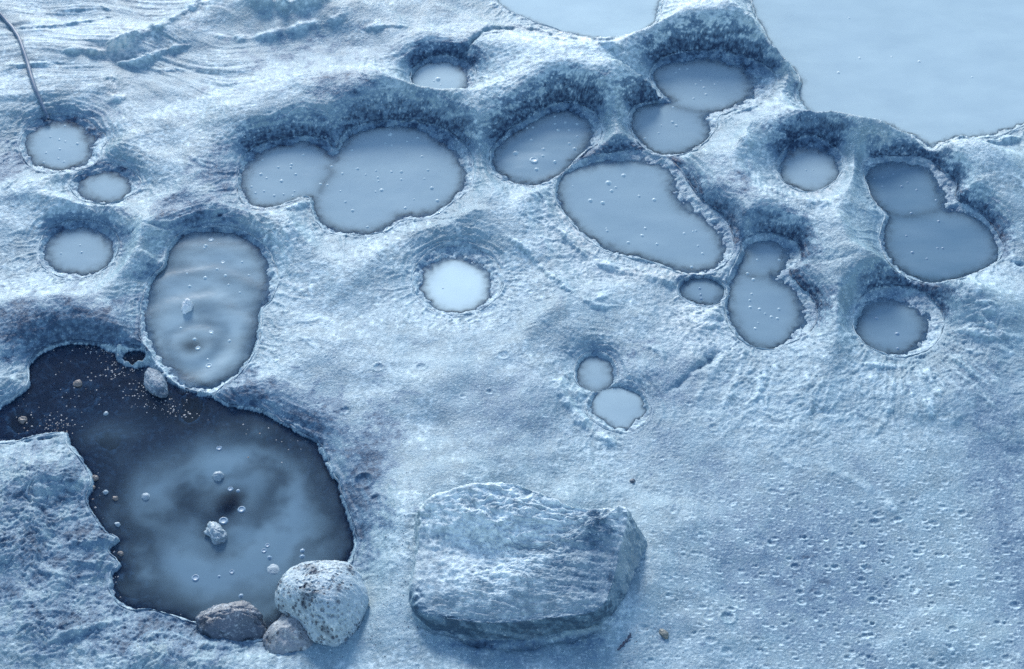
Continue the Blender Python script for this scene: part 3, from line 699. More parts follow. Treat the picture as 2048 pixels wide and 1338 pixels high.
# ------------------------------------------------------------------ ground
g = link('ground', mesh('ground', np.stack([X, Y, H], -1), grid_faces(NY, NX), M_ground, True, dict(damp_shade=damp_shade, pale=pale, warm=warm)), kind='structure')

# ------------------------------------------------------------------ pools of mud water
WS = 0.006
dsamp = [sampler(p['d']) for p in POOLS]
water_objs = []
def ripple(i, x, y):
    z = 0.0002 * fbm(x * 9, y * 9, 3, 0.5, 4.0)
    if i == 16:
        cx, cy = at(385, 690)
        r = np.hypot(x - cx, (y - cy))
        z = z + 0.0036 * np.sin(r * 46 + 1.2 * fbm(x * 4, y * 4, 2, 0.5, 1.0)) * np.exp(-r * 2.6) * sstep(0.03, 0.1, r)
    if i == 3:
        z = z + 0.0022 * fbm(x * 8, y * 13, 2, 0.4, 9.0)
    if i == 17:
        cx, cy = at(450, 1030)
        r = np.hypot(x - cx, (y - cy))
        z = z + 0.0012 * np.sin(r * 42 + 2 * fbm(x * 4, y * 4, 2, 0.5, 1.0)) * np.exp(-r * 3)
    return z
for i, p in enumerate(POOLS):
    gx0, gx1 = int(np.floor(p['R'][:, 0].min() / WS)) - 3, int(np.ceil(p['R'][:, 0].max() / WS)) + 3
    gy0, gy1 = int(np.floor(p['R'][:, 1].min() / WS)) - 3, int(np.ceil(p['R'][:, 1].max() / WS)) + 3
    x, y = np.meshgrid(np.arange(gx0, gx1 + 1) * WS, np.arange(gy0, gy1 + 1) * WS)
    D = np.stack([s(x, y) for s in dsamp])
    mine = (D.argmin(0) == i) & (D[i] < 0.014)
    cell = mine[:-1, :-1]
    F = grid_faces(*x.shape).reshape(x.shape[0] - 1, x.shape[1] - 1, 4)[cell]
    z = ripple(i, x, y)
    depth = np.maximum(-hz(x, y), 0)
    if i == 17:
        nz = fbm(x * 5, y * 5, 4, 0.55, 33.0); nz2 = fbm(x * 14 + nz, y * 14 - nz, 4, 0.6, 34.0)
        def gp(a, b, rx, ry, rot=0):
            wx_, wy_ = at(a, b); ax_, _ = at(a + rx, b); _, by_ = at(a, b - ry)
            u, v = x - wx_, y - wy_
            c, s = math.cos(R(rot)), math.sin(R(rot))
            return np.exp(-(((u * c + v * s) / (ax_ - wx_)) ** 2 + ((-u * s + v * c) / (by_ - wy_)) ** 2))
        qx_, qy_ = x + 0.02 * nz + 0.003 * nz2, y + 0.04 * fbm(x * 4 + 3, y * 4, 3, 0.5, 37.0)
        x_, y_ = x, y
        x, y = qx_, qy_
        ml = 0.85 * gp(465, 940, 105, 62) + 0.85 * gp(560, 1080, 100, 110) + 0.9 * gp(385, 1135, 90, 80) + 0.35 * gp(450, 1190, 150, 60) + 0.6 * gp(290, 990, 55, 55) + 0.16 * gp(590, 960, 40, 90) + 0.25 * gp(220, 870, 60, 40) + 0.14 * gp(420, 1010, 230, 190) + 0.25 * gp(500, 1150, 120, 90)
        ml -= 0.62 * gp(456, 1012, 34, 30) + 0.55 * gp(430, 1100, 60, 34) + 0.15 * gp(378, 1000, 30, 80) + 0.30 * gp(530, 1010, 26, 90, -20)
        x, y = x_, y_
        rr_ = np.hypot(x - at(455, 1015)[0], (y - at(455, 1015)[1]))
        arc = np.sin(rr_ * 34 + 3.0 * nz + 0.8) * np.exp(-((rr_ - 0.2) / 0.22) ** 2)
        ml = np.clip(1.05 * np.tanh(np.maximum(ml * (1.0 + 0.28 * nz) * (1 + 0.34 * arc), 0) ** 1.2) + 0.03, 0.02, 0.93)
        milk = ml * sstep(0.0, 0.02, depth)
        plv = np.full(x.shape, 0.13)
    else:
        milk = 1 - np.exp(-(depth / (p['clear'] * 0.8)) ** 1.25)
        nz = fbm(x * 4, y * 9, 4, 0.55, 33.0 + i)
        plv = (1.0 if p['pale'] > 0.9 else p['pale'] * 0.86 + (0.05 if i >= 18 else 0)) + 0.05 * nz
        if i == 16:
            wx_, wy_ = at(383, 692); wx2, wy2 = at(400, 645)
            milk = milk * (1 - 0.7 * np.exp(-((x - wx_) ** 2 + (y - wy_) ** 2) / 0.035 ** 2))
            rr_ = np.hypot(x - at(385, 690)[0], y - at(385, 690)[1])
            ringm = np.sin(rr_ * 52 + 2.5 * fbm(x * 5, y * 7, 3, 0.5, 1.0)) * np.exp(-rr_ * 1.8) * sstep(0.03, 0.08, rr_)  # light and dark of the wave rings, put into milkiness and tint
            milk = milk * np.clip(0.84 + 0.12 * ringm + 0.22 * fbm(x * 5, y * 10, 4, 0.6, 44.0), 0, 1)
            plv = plv + 0.09 * ringm
        milk = np.clip(milk, 0, 1)
    used, inv = np.unique(F.ravel(), return_inverse=True)
    V = np.stack([x.ravel()[used], y.ravel()[used], z.ravel()[used]], -1)
    cx, cy = p['W'][:, 0].mean(), p['W'][:, 1].mean()
    V[:, 0] -= cx; V[:, 1] -= cy
    me = mesh('water_surface', V, inv.reshape(-1, 4), M_water, True, dict(milk=milk.ravel()[used], pale=plv.ravel()[used]))
    lake = i >= 18
    o = link('lake' if lake else 'mud_pool', None, None, (cx, cy, 0), label=p['label'], category='lake' if lake else 'mud pool',
             group='pale lake water at the top' if lake else p['group'])
    link('water_surface', me, o)
    # the thin uneven rim of dried mud round the pit
    RR = p['R']; RR = np.vstack([RR, RR[:1]])
    sl = np.concatenate([[0], np.cumsum(np.hypot(*np.diff(RR, axis=0).T))])
    m = int(sl[-1] / 0.006); tt = np.linspace(0, sl[-1], m, endpoint=False)
    rx_, ry_ = np.interp(tt, sl, RR[:, 0]), np.interp(tt, sl, RR[:, 1])
    nx_, ny_ = np.roll(ry_, -1) - np.roll(ry_, 1), -(np.roll(rx_, -1) - np.roll(rx_, 1))
    ln = np.hypot(nx_, ny_); nx_ /= ln; ny_ /= ln
    sg = 1 if float(dsamp[i](np.array(rx_[0] + nx_[0] * 0.01), np.array(ry_[0] + ny_[0] * 0.01))) > 0 else -1
    nx_ *= sg; ny_ *= sg
    wv = fbm(rx_ * 24, ry_ * 24, 3, 0.6, 5.0 + i) * 0.004 + 0.002
    wdt = np.clip(0.0020 + 0.0014 * fbm(rx_ * 10, ry_ * 10, 3, 0.55, 15.0 + i), 0.0007, 0.004)
    hgt = np.clip(0.0002 + 0.0030 * fbm(rx_ * 6, ry_ * 6, 3, 0.55, 25.0 + i), -0.005, 0.004)
    zc_ = hz(rx_ + nx_ * 0.004, ry_ + ny_ * 0.004)
    kk = 13
    zc_ = np.convolve(np.concatenate([zc_[-(kk // 2):], zc_, zc_[:kk // 2]]), np.ones(kk) / kk, 'valid')
    fy = np.clip(-(nx_ * p['up'][0] + ny_ * p['up'][1]), -1, 1)
    hgt = hgt + 0.0022 * fy
    V = []
    for off, dz in ((-1.3, -0.008), (-0.7, 0.35), (0.0, 1.0), (0.7, 0.5), (1.5, -0.008)):
        xx, yy = rx_ + nx_ * (wv + off * wdt), ry_ + ny_ * (wv + off * wdt)
        zz_ = zc_ + (hgt * dz if dz > 0 else dz)
        V.append(np.stack([xx - cx, yy - cy, zz_], -1))
    V = np.array(V).transpose(1, 0, 2)
    A = np.arange(m * 5).reshape(m, 5); Bq = np.roll(A, -1, 0)
    F = np.stack([A[:, :-1], Bq[:, :-1], Bq[:, 1:], A[:, 1:]], -1).reshape(-1, 4)
    dq = damp_shade_s(rx_ + nx_ * 0.012, ry_ + ny_ * 0.012)[:, None] * np.ones((1, 5))
    pq = np.clip(0.75 + 0.6 * fbm(rx_ * 30, ry_ * 30, 2, 0.5, 3.0), 0, 1)[:, None] * (1 - dq)
    link('rim', mesh('rim', V.reshape(-1, 3), F, M_ground, True, dict(damp_shade=dq, pale=pq, warm=0.3 * pq)), o)
    water_objs.append(o)

# ------------------------------------------------------------------ bubbles on the pools
def bubble_mesh(kind):
    seg, V, F = 16, [], []
    if kind == 'dome':
        prof = [(1.35, -0.10), (1.12, 0.05), (0.95, 0.22), (0.75, 0.48), (0.5, 0.68), (0.25, 0.78)]
    else:                                  # a bursting one: a raised ring round a sunk skin
        prof = [(1.35, -0.10), (1.15, 0.10), (1.0, 0.34), (0.86, 0.30), (0.7, 0.10), (0.35, 0.08)]
    for r, z in prof:
        for k in range(seg):
            a = 2 * math.pi * k / seg
            V.append((r * math.cos(a), r * math.sin(a), z))
    for j in range(len(prof) - 1):
        for k in range(seg):
            F.append((j * seg + k, j * seg + (k + 1) % seg, (j + 1) * seg + (k + 1) % seg, (j + 1) * seg + k))
    n = len(V); V.append((0, 0, prof[-1][1] + (0.03 if kind == 'dome' else -0.02)))
    j = len(prof) - 1
    for k in range(0, seg, 1):
        F.append((j * seg + k, j * seg + (k + 1) % seg, n, n))
    bm = bmesh.new()
    vs = [bm.verts.new(v) for v in V]
    for f in F:
        ff = []
        for q in f:
            if not ff or q != ff[-1]: ff.append(q)
        bm.faces.new([vs[q] for q in ff]).smooth = True
    out = []
    for m in M_bub:
        me = bpy.data.meshes.new('bubble'); bm.to_mesh(me); me.materials.append(m); out.append(me)
    bm.free()
    return out
BM = dict(dome=bubble_mesh('dome'), ring=bubble_mesh('ring'))
ZO = {1: (0, 0), 2: (680, 0), 3: (1348, 0), 4: (0, 440), 5: (680, 440), 6: (1348, 440), 7: (0, 878)}
BUB = {
    1: [(293, 797), (345, 813), (380, 823), (450, 836, 11), (348, 868), (268, 889), (340, 922), (372, 940), (378, 732), (255, 945),
        (1765, 902, 10), (1527, 932), (1695, 957, 11), (1692, 973, 10), (1620, 973, 9), (1518, 1014, 12), (1720, 1014, 10), (1637, 1053, 13), (1551, 1036, 8), (1463, 1086, 8), (1487, 1122, 8), (1536, 1112, 8),
        (1595, 1138, 9), (1650, 1130, 8), (1713, 1112, 7), (1703, 1138, 8), (1865, 1071, 9), (1905, 1077, 8), (1928, 968, 8), (1992, 1008, 8), (1980, 1112, 6), (2010, 1174, 9)],
    2: [(294, 781, 15), (265, 832, 7), (302, 846, 8), (357, 860, 6), (390, 822, 7), (452, 800, 8), (70, 874, 9), (103, 982, 10), (150, 1016, 7), (210, 993, 8), (221, 1033, 9), (224, 1053, 8), (299, 999, 9), (357, 999, 11),
        (357, 1044, 9), (242, 1106, 13), (207, 1115, 7), (477, 910, 10), (512, 990, 9), (534, 1094, 13), (430, 1160, 6), (567, 1167, 11), (380, 1209, 10), (73, 1225, 11), (33, 1174, 7), (160, 1320, 8), (14, 1010, 8), (490, 1040, 7),
        (1250, 677, 7), (1250, 720, 8), (1310, 713, 8), (1380, 720, 10), (1088, 745, 7), (1122, 740, 8), (1268, 758, 11), (1333, 756, 7), (1380, 795, 8), (1335, 835, 11), (1113, 813, 10), (1020, 889, 18), (1185, 866, 11),
        (1181, 908, 10), (1250, 940, 12), (1128, 932, 27, 'ring'), (1143, 985, 13), (1365, 865, 12), (963, 1030, 9),
        (1650, 1020, 15), (1562, 1063, 18), (1580, 1110, 12), (1457, 1166, 14), (1529, 1180, 14), (1740, 1141, 10), (1828, 1162, 14), (1355, 1083, 6), (1605, 1090, 9), (1550, 1330, 7), (1776, 1326, 8),
        (547, 472, 7), (570, 460, 17), (587, 493, 6), (1935, 710, 11), (1957, 730, 9), (1870, 730, 6), (1773, 805, 8), (1855, 775, 8), (1938, 623, 7)],
    3: [(158, 470, 8), (128, 491, 8), (240, 491, 8), (174, 510, 10), (187, 549, 9), (115, 573, 8), (77, 400, 8), (32, 402, 8), (10, 420, 7), (12, 730, 8), (768, 990, 6), (810, 990, 5), (1213, 1030, 7), (1275, 1012, 7),
        (1360, 1062, 8), (1325, 1085, 9), (1412, 1105, 7), (1212, 1085, 6), (1165, 1040, 6), (1525, 1165, 7), (1380, 1240, 8), (1540, 1286, 8), (957, 422, 10), (1080, 337, 9), (1427, 357, 9), (1735, 448, 6), (1267, 330, 6), (1020, 105, 7)],
    4: [(465, 147, 6), (355, 195, 7), (475, 188, 8), (1228, 114, 14, 'ring'), (1197, 151, 11), (1189, 164, 8), (1296, 244, 12, 'ring'), (1409, 242, 8), (1262, 288, 8), (1312, 325, 9), (1088, 313, 7), (1194, 336, 11), (1447, 320, 7),
        (1103, 383, 10), (1330, 376, 7), (1396, 420, 7), (1051, 625, 8), (1227, 650, 13, 'ring'), (1231, 660, 8), (1132, 693, 10), (1335, 700, 9), (1152, 745, 14, 'ring'), (1208, 808, 7), (1215, 846, 17, 'ring')],
    5: [(1555, 63, 9), (1678, 131, 10), (1845, 140, 9), (1776, 48, 8), (1758, 90, 11), (2003, 78, 8), (599, 396, 6)],
    6: [(110, 67, 7), (128, 62, 7), (140, 150, 8), (165, 195, 9), (102, 273, 9), (60, 75, 7), (1353, 92, 7), (1387, 189, 10), (1534, 164, 7), (1564, 164, 8), (1471, 225, 7), (1540, 8, 8), (485, 231, 8), (612, 232, 8), (428, 311, 9),
        (462, 346, 10), (452, 430, 8), (442, 467, 8), (444, 507, 10), (498, 518, 9), (612, 518, 9), (530, 545, 7), (567, 563, 9), (602, 573, 10), (473, 631, 9), (490, 598, 5), (150, 398, 8), (155, 434, 8), (158, 458, 8),
        (1176, 572, 12), (1299, 662, 12), (1302, 748, 9), (1200, 527, 6)],
    7: [(1275, 53, 14, 'ring'), (1405, 411, 19, 'ring'), (1300, 477, 22, 'ring'), (1556, 620, 12, 'ring'), (1536, 651, 14, 'ring'), (1567, 690, 12), (1138, 808, 20, 'ring'), (1349, 774, 13, 'ring'), (1275, 800, 8), (1760, 650, 12), (1758, 684, 12),
        (1402, 912, 11), (1340, 290, 14, 'ring'), (1385, 300, 10)]}
for z, lst in BUB.items():
    for b in lst:
        px, py = ZO[z][0] + b[0] / 2.909, ZO[z][1] + b[1] / 2.909
        r = (b[2] if len(b) > 2 else 8) / 2.909 * MM * (0.95 if len(b) < 4 else 0.9)
        kind = b[3] if len(b) > 3 else 'dome'
        x, y = at(px, py, 0.0)
        i = int(np.argmin([float(s(np.array(x), np.array(y))) for s in dsamp]))
        pl = POOLS[i]['pale']
        me = BM[kind][0 if pl < 0.3 else (1 if pl < 0.6 else 2)]
        par = water_objs[i]
        o = link('bubble' if kind == 'dome' else 'burst_bubble', me, par, (x - par.location.x, y - par.location.y, float(ripple(i, np.array(x), np.array(y)))))
        k = random.uniform(0.85, 1.1)
        o.scale = (r, r * random.uniform(0.9, 1.1), r * k * (0.8 if kind == 'dome' else 0.8))
        o.rotation_euler.z = random.uniform(0, 6.28)

# ------------------------------------------------------------------ stones
def noise3(P, f, o=4, g=0.55, seed=0.0):
    return (fbm(P[..., 0] * f + P[..., 2] * f * 0.7, P[..., 1] * f - P[..., 2] * f * 0.6, o, g, seed) + fbm(P[..., 1] * f + 5.1, P[..., 2] * f * 1.2 + P[..., 0] * f * 0.3, o, g, seed + 3.3)) * 0.6
def grid_normals(P):
    du = np.roll(P, -1, 1) - np.roll(P, 1, 1)
    dv = np.gradient(P, axis=0)
    n = np.cross(du, dv)
    n /= np.linalg.norm(n, axis=-1, keepdims=True) + 1e-9
    c = P.mean((0, 1))
    s = np.sign((n * (P - c)).sum(-1).mean())
    return n * s
def loft(center, T, B, na=320, nu=90, nv=40, dome=0.0, smooth=6):
    """closed stone: centre of the top, rim of the top face, foot outline (each a 3D point list of equal length)"""
    def ring(pts):
        q = spline(pts, 24)
        t = np.linspace(0, len(q), na, endpoint=False)
        q2 = np.vstack([q, q[:1]])
        return np.stack([np.interp(t, np.arange(len(q2)), q2[:, k]) for k in range(3)], -1)
    T, B = ring(T), ring(B)
    c = np.array(center)
    rows = []
    for u in np.linspace(0.015, 1, nu):
        r = c + (T - c) * u
        r[:, 2] += dome * (1 - u * u) * 0.0
        r[:, 2] = c[2] + (T[:, 2] - c[2]) * (u ** (2.2 if dome else 1.2))
        rows.append(r)
    for v in np.linspace(0, 1, nv)[1:]:
        r = T + (B - T) * v
        rows.append(r)
    P = np.array(rows)
    for _ in range(smooth):
        Q = P.copy()
        Q[1:-1] = P[1:-1] * 0.5 + 0.25 * (P[:-2] + P[2:])
        P = Q * 0.6 + 0.2 * (np.roll(Q, 1, 1) + np.roll(Q, -1, 1))
    return P
def loft_mesh(name, P, m, attrs=None):
    nr, na, _ = P.shape
    V = P.reshape(-1, 3)
    a = np.arange(nr * na, dtype=np.int32).reshape(nr, na)
    b = np.roll(a, -1, 1)
    F = np.stack([a[:-1], b[:-1], b[1:], a[1:]], -1).reshape(-1, 4)
    top = len(V); V = np.vstack([V, P[0].mean(0)[None], P[-1].mean(0)[None]])
    fan1 = np.stack([b[0], a[0], np.full(na, top), np.full(na, top)], -1)
    V_ = V; me = bpy.data.meshes.new(name)
    faces = F.tolist() + [list(f[:3]) for f in fan1.tolist()] + [[int(a[-1][k]), int(b[-1][k]), top + 1] for k in range(na)]
    me.from_pydata(V_.tolist(), [], faces)
    me.polygons.foreach_set('use_smooth', np.ones(len(faces), bool))
    bm = bmesh.new(); bm.from_mesh(me); bmesh.ops.recalc_face_normals(bm, faces=bm.faces); bm.to_mesh(me); bm.free()
    for k, v in (attrs or {}).items():
        at_ = me.attributes.new(k, 'FLOAT', 'POINT')
        vv = np.append(np.asarray(v, dtype=f32).ravel(), [v[0].mean(), v[-1].mean()])
        at_.data.foreach_set('value', vv.astype(f32))
    me.materials.append(m)
    return me
def place(name, me, label, cat, group=None):
    co = np.empty(len(me.vertices) * 3, f32); me.vertices.foreach_get('co', co); co = co.reshape(-1, 3)
    c = np.array([co[:, 0].mean(), co[:, 1].mean(), co[:, 2].min()])
    co -= c; me.vertices.foreach_set('co', co.ravel()); me.update()
    o = link(name, me, None, tuple(float(v) for v in c), label=label, category=cat)
    if group: o['group'] = group
    return o

# the big block
T = [(838, 1060, .125), (850, 1008, .15), (900, 982, .175), (960, 968, .19), (1020, 966, .195), (1075, 978, .19), (1125, 1003, .17), (1190, 1020, .16), (1246, 1014, .165), (1254, 1040, .155), (1240, 1105, .135), (1226, 1170, .115), (1196, 1220, .105), (1110, 1236, .10), (1010, 1246, .097), (910, 1240, .095), (838, 1216, .10), (830, 1140, .11)]
B = [(800, 1085, -.01), (812, 1040, .0), (880, 1030, .0), (950, 1040, .0), (1020, 1045, .0), (1080, 1050, .0), (1130, 1065, .0), (1200, 1075, .0), (1272, 1080, .0), (1298, 1105, .0), (1300, 1150, .0), (1274, 1210, .0), (1212, 1262, .0), (1108, 1284, .0), (1005, 1294, .0), (904, 1282, .0), (822, 1262, .0), (802, 1180, -.01)]
P = loft(at3(1040, 1120, 0.142), [at3(*q) for q in T], [at3(*q) for q in B], 420, 120, 44, 0, 2)
nrm = grid_normals(P)
back = sstep(at(1024, 1200, .12)[1], at(1024, 1020, .15)[1], P[..., 1] + 0.02 * noise3(P, 9, 2, 0.5, 40.0))
def ledges(n, k):
    f = n * k; r = np.floor(f)
    return (r + sstep(0.55, 1.0, f - r)) / k
big = noise3(P, 5, 2, 0.5, 1.0) * 0.016
led = (ridged(P[..., 0] * 6 + noise3(P, 7, 3, 0.5, 12.0) * 1.6, P[..., 1] * 5 + P[..., 2] * 3 + noise3(P, 7, 3, 0.5, 13.0) * 2.4, 4, 0.55, 2.0) - 0.8) * 0.0050
led2 = ledges(noise3(P, 22, 3, 0.55, 2.6), 4) * 0.006
P = P + nrm * (big + led * (0.1 + 0.9 * back * sstep(-0.3, 0.3, noise3(P, 6, 2, 0.5, 50.0))) + led2 * (0.4 + 0.4 * back) + noise3(P, 60, 4, 0.65, 4.0) * 0.0028)[..., None]
rows = np.linspace(0, 1, P.shape[0])[:, None] * np.ones(P.shape[:2])
n1, n2 = noise3(P, 5, 3, 0.5, 7.0), noise3(P, 30, 4, 0.6, 8.0)
cxb, cyb = at(1180, 1150, 0.1)
shadeb = sstep(0.15, 0.85, 0.75 * np.exp(-((P[..., 0] - cxb) / 0.17) ** 2 - ((P[..., 1] - cyb) / 0.17) ** 2) + 0.45 * n1 + 0.25 * n2)  # dark diagonal of the top face's shading, put into the colour
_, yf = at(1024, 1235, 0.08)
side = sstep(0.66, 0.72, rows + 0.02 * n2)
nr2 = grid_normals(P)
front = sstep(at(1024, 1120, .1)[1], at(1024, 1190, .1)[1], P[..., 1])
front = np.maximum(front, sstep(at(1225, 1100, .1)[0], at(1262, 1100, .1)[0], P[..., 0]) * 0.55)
shadeb = np.maximum(shadeb, front * (0.30 + 0.65 * sstep(0.1, 0.7, -nr2[..., 1])) * side * sstep(-0.1, 0.3, -nr2[..., 1] + 0.6 * np.clip(nr2[..., 0], 0, 1)) * (0.9 + 0.5 * n2))  # front and right faces painted darker by their normals, as shade
shadeb = np.clip(shadeb * (1 - 0.6 * sstep(0.035, 0.02, P[..., 2] + 0.008 * n1)), 0, 1)
litb = np.clip(sstep(0.115, 0.155, P[..., 2] + 0.012 * n1) * 0.95 + 0.9 * n2 + 0.25 * n1 + 0.9 * np.exp(-((P[..., 0] - at(960, 1140, .12)[0]) / 0.13) ** 2 - ((P[..., 1] - at(960, 1140, .12)[1]) / 0.09) ** 2) + 0.08, 0, 1)  # crest and a patch on the top face painted bright as if lit
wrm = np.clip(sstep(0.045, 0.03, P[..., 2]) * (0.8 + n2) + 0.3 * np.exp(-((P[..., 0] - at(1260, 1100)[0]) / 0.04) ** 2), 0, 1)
place('boulder', loft_mesh('boulder', P, M_boulder, dict(damp_shade=shadeb, pale=litb, warm=wrm)), 'large blocky grey boulder with a lit crest and a shaded front edge', 'boulder')

# the pale pitted one
T = [(551, 1175, .06), (566, 1150, .075), (600, 1126, .085), (642, 1118, .09), (692, 1121, .085), (716, 1140, .08), (731, 1172, .07), (734, 1205, .06), (722, 1245, .05), (706, 1278, .04), (676, 1296, .035), (645, 1288, .04), (622, 1278, .045), (602, 1252, .05), (577, 1232, .05), (551, 1212, .05)]
B = [(575, 1215, -.02), (582, 1195, -.02), (605, 1175, -.02), (645, 1168, -.02), (690, 1170, -.02), (712, 1190, -.02), (726, 1215, -.02), (728, 1240, -.02), (718, 1268, -.02), (700, 1292, -.02), (676, 1304, -.02), (652, 1300, -.02), (634, 1292, -.02), (622, 1270, -.02), (605, 1255, -.02), (585, 1240, -.02)]
P = loft(at3(645, 1185, 0.145), [at3(*q) for q in T], [at3(*q) for q in B], 260, 80, 36, 1, 10)
nrm = grid_normals(P)
pit = np.minimum(noise3(P, 95, 3, 0.6, 5.0) + 0.12, 0) * 0.011 * sstep(-0.5, 0.4, noise3(P, 7, 2, 0.5, 6.0) + 0.2)
P = P + nrm * (noise3(P, 9, 3, 0.5, 1.5) * 0.007 + noise3(P, 40, 3, 0.6, 2.5) * 0.0022 + pit)[..., None]
place('porous_rock', loft_mesh('porous_rock', P, M_pale), 'pale pitted egg-shaped rock leaning over the edge of the dark pool', 'rock')

def lump(name, px, py, rx, ry, hgt, m, label, cat='stone', rot=0, seed=0.0, z=None, amp=0.18, group=None, flat=1.0, n=72):
    """one stone grown from a noise-shaped ball; radii in photo pixels"""
    wx_, wy_ = at(px, py, hgt * 0.4)
    a, b = rx * MM, ry * MM / 0.74
    th = np.linspace(0.03, math.pi - 0.03, n // 2); ph = np.linspace(0, 2 * math.pi, n, endpoint=False)
    TH, PH = np.meshgrid(th, ph, indexing='ij')
    D = np.stack([np.sin(TH) * np.cos(PH), np.sin(TH) * np.sin(PH), np.cos(TH)], -1)
    r = 1 + amp * noise3(D, 1.3, 2, 0.5, seed) + amp * 0.35 * noise3(D, 4.5, 3, 0.6, seed + 4)
    if flat < 1:
        for k in range(7):
            rs = np.random.default_rng(int(seed * 10) + k)
            v = rs.normal(size=3); v /= np.linalg.norm(v)
            r = np.minimum(r, flat / np.maximum((D * v).sum(-1), 0.25))
    P = D * r[..., None] * np.array([a, b, hgt])
    c, s = math.cos(R(rot)), math.sin(R(rot))
    P = np.stack([P[..., 0] * c - P[..., 1] * s, P[..., 0] * s + P[..., 1] * c, P[..., 2]], -1)
    zz = float(hz(np.array(wx_), np.array(wy_))) if z is None else z
    P = P + np.array([wx_, wy_, zz])
    return place(name, loft_mesh(name, P, m), label, cat, group)
lump('rock', 460, 1240, 62, 30, 0.055, M_dark, 'dark brown angular rock with a white fleck, standing in the pool shallows', 'rock', -5, 3.0, 0.005, 0.25, None, 0.86, 120)
lump('rock', 582, 1276, 46, 40, 0.055, clay_material('grey_stone', (0.22, 0.26, 0.30), (0.46, 0.51, 0.53), (0.04, 0.05, 0.07), (0.3, 0.3, 0.3), False, bump=0.004, pores=70), 'blue grey rock half under the pale pitted rock', 'rock', -30, 6.0, 0.01, 0.2, None, 0.95, 110)
M_crust = clay_material('crusted_mud', (0.13, 0.20, 0.27), (0.34, 0.44, 0.50), (0.03, 0.05, 0.08), (0.2, 0.24, 0.28), False, bump=0.006)
lump('crusted_rock', 312, 766, 20, 28, 0.022, M_crust, 'rough crusted hummock between the oval pool and the dark pool', 'rock', 28, 9.0, 0.006, 0.2, None, 1, 90)
IN = 'pale stones sticking out of the pools'
lump('stone', 374, 610, 12, 13, 0.028, clay_material('white_wet_stone', (0.72, 0.78, 0.80), (0.85, 0.88, 0.88), (0.35, 0.40, 0.45), (0.7, 0.7, 0.68), False, bump=0.003), 'white pointed stone in the tall oval pool', 'stone', 0, 12.0, -0.004, 0.28, IN)
lump('stone', 436, 950, 10, 9, 0.014, M_white, 'small white stone at the top of the dark pool cloud', 'stone', 0, 14.0, -0.002, 0.2, IN)
lump('stone', 432, 1065, 16, 18, 0.020, M_white, 'peanut-shaped white stone in the middle of the dark pool', 'stone', 30, 17.0, 0.002, 0.42, IN)
lump('stone', 291, 991, 9, 7, 0.012, M_white, 'lone round stone in the small cloud left of the dark pool centre', 'stone', 0, 19.0, -0.005, 0.15, IN)
lump('stone', 546, 1136, 15, 12, 0.012, M_boulder if False else M_white, 'round mud-coated stone beside the pale pitted rock', 'stone', 0, 23.0, -0.0085, 0.12, IN)
EDGE = 'small stones along the left bank of the dark pool'
for px, py, r, m, lb, sd_ in [(211, 984, 5, M_white, 'little white stone beside the left bank, uppermost of the white ones', 1.2), (235, 1048, 5, M_white, 'little white square stone beside the left bank point', 2.4),
                              (189, 955, 6, M_tan, 'tan stone in the notch at the top of the left bank', 3.1), (230, 996, 5, M_tan, 'flat reddish stone lying in the shallows', 4.6),
                              (241, 1106, 5, M_tan, 'orange brown stone just below the left bank point', 5.2), (186, 974, 4, M_tan, 'small brown stone touching the left bank, under the tan one', 6.6)]:
    lump('stone', px, py, r, r * 0.85, r * MM * 0.9, m, lb, 'stone', random.uniform(0, 90), sd_, max(-0.004, 0), 0.25, EDGE, 1.0, 36)
lump('stone', 1327, 1279, 7, 8, 0.009, clay_material('drab_stone', (0.16, 0.18, 0.17), (0.36, 0.38, 0.33), (0.03, 0.04, 0.06), (0.25, 0.25, 0.2), False, bump=0.003), 'small drab stone on the pocked clay right of the boulder', 'stone', 30, 7.7, None, 0.3, None, 0.9, 40)
lump('stone', 1265, 968, 5, 4, 0.006, M_dark, 'tiny dark stone on the clay behind the boulder', 'stone', 0, 8.8, None, 0.3, None, 1, 30)
for px, py, r, lb, sd_ in [(155, 765, 9, 'brown stone near the top shore of the dark shallows', 1.9), (212, 826, 5, 'pale grey pebble in the middle of the dark shallows', 2.7), (45, 838, 9, 'brown stone at the far left of the dark shallows', 3.9)]:
    lump('stone', px, py, r, r * 0.8, r * MM * 0.8, M_tan if r > 6 else M_white, lb, 'stone', 0, sd_, -0.002, 0.35, 'stones in the dark shallows', 0.9, 40)

# loose grit in the dark shallows: uncountable
rs = np.random.default_rng(5)
V, F = [], []
for (a, b, sx, sy, n) in [(190, 700, 40, 12, 60), (235, 735, 40, 22, 110), (285, 780, 30, 26, 120), (115, 845, 26, 14, 110), (335, 815, 26, 14, 60), (380, 828, 26, 8, 30), (150, 770, 70, 40, 50), (60, 830, 30, 30, 25), (470, 1240, 60, 20, 10), (230, 1160, 10, 40, 25), (190, 1000, 12, 50, 18), (540, 880, 80, 30, 25)]:
    for _ in range(int(n * 0.6)):
        x, y = at(rs.normal(a, sx * 0.7), rs.normal(b, sy * 0.7))
        if float(dsamp[17](np.array(x), np.array(y))) > -0.004: continue
        r = rs.uniform(0.9, 2.3) ** 1.0 * MM
        k = len(V)
        for t in range(5):
            an = t * 1.2566 + rs.uniform(-.3, .3)
            V.append((x + r * math.cos(an) * rs.uniform(.7, 1.2), y + r * math.sin(an) * rs.uniform(.7, 1.2), -0.0004))
        V.append((x, y, 0.0002 + r * rs.uniform(0.3, 0.6)))
        for t in range(5): F.append((k + t, k + (t + 1) % 5, k + 5))
link('grit', mesh('grit', V, F, clay_material('grit_stone', (0.38, 0.38, 0.38), (0.6, 0.6, 0.58), (0.2, 0.12, 0.08), (0.40, 0.24, 0.15), False), False), kind='stuff', label='pale grit scattered in the dark shallows', category='grit')
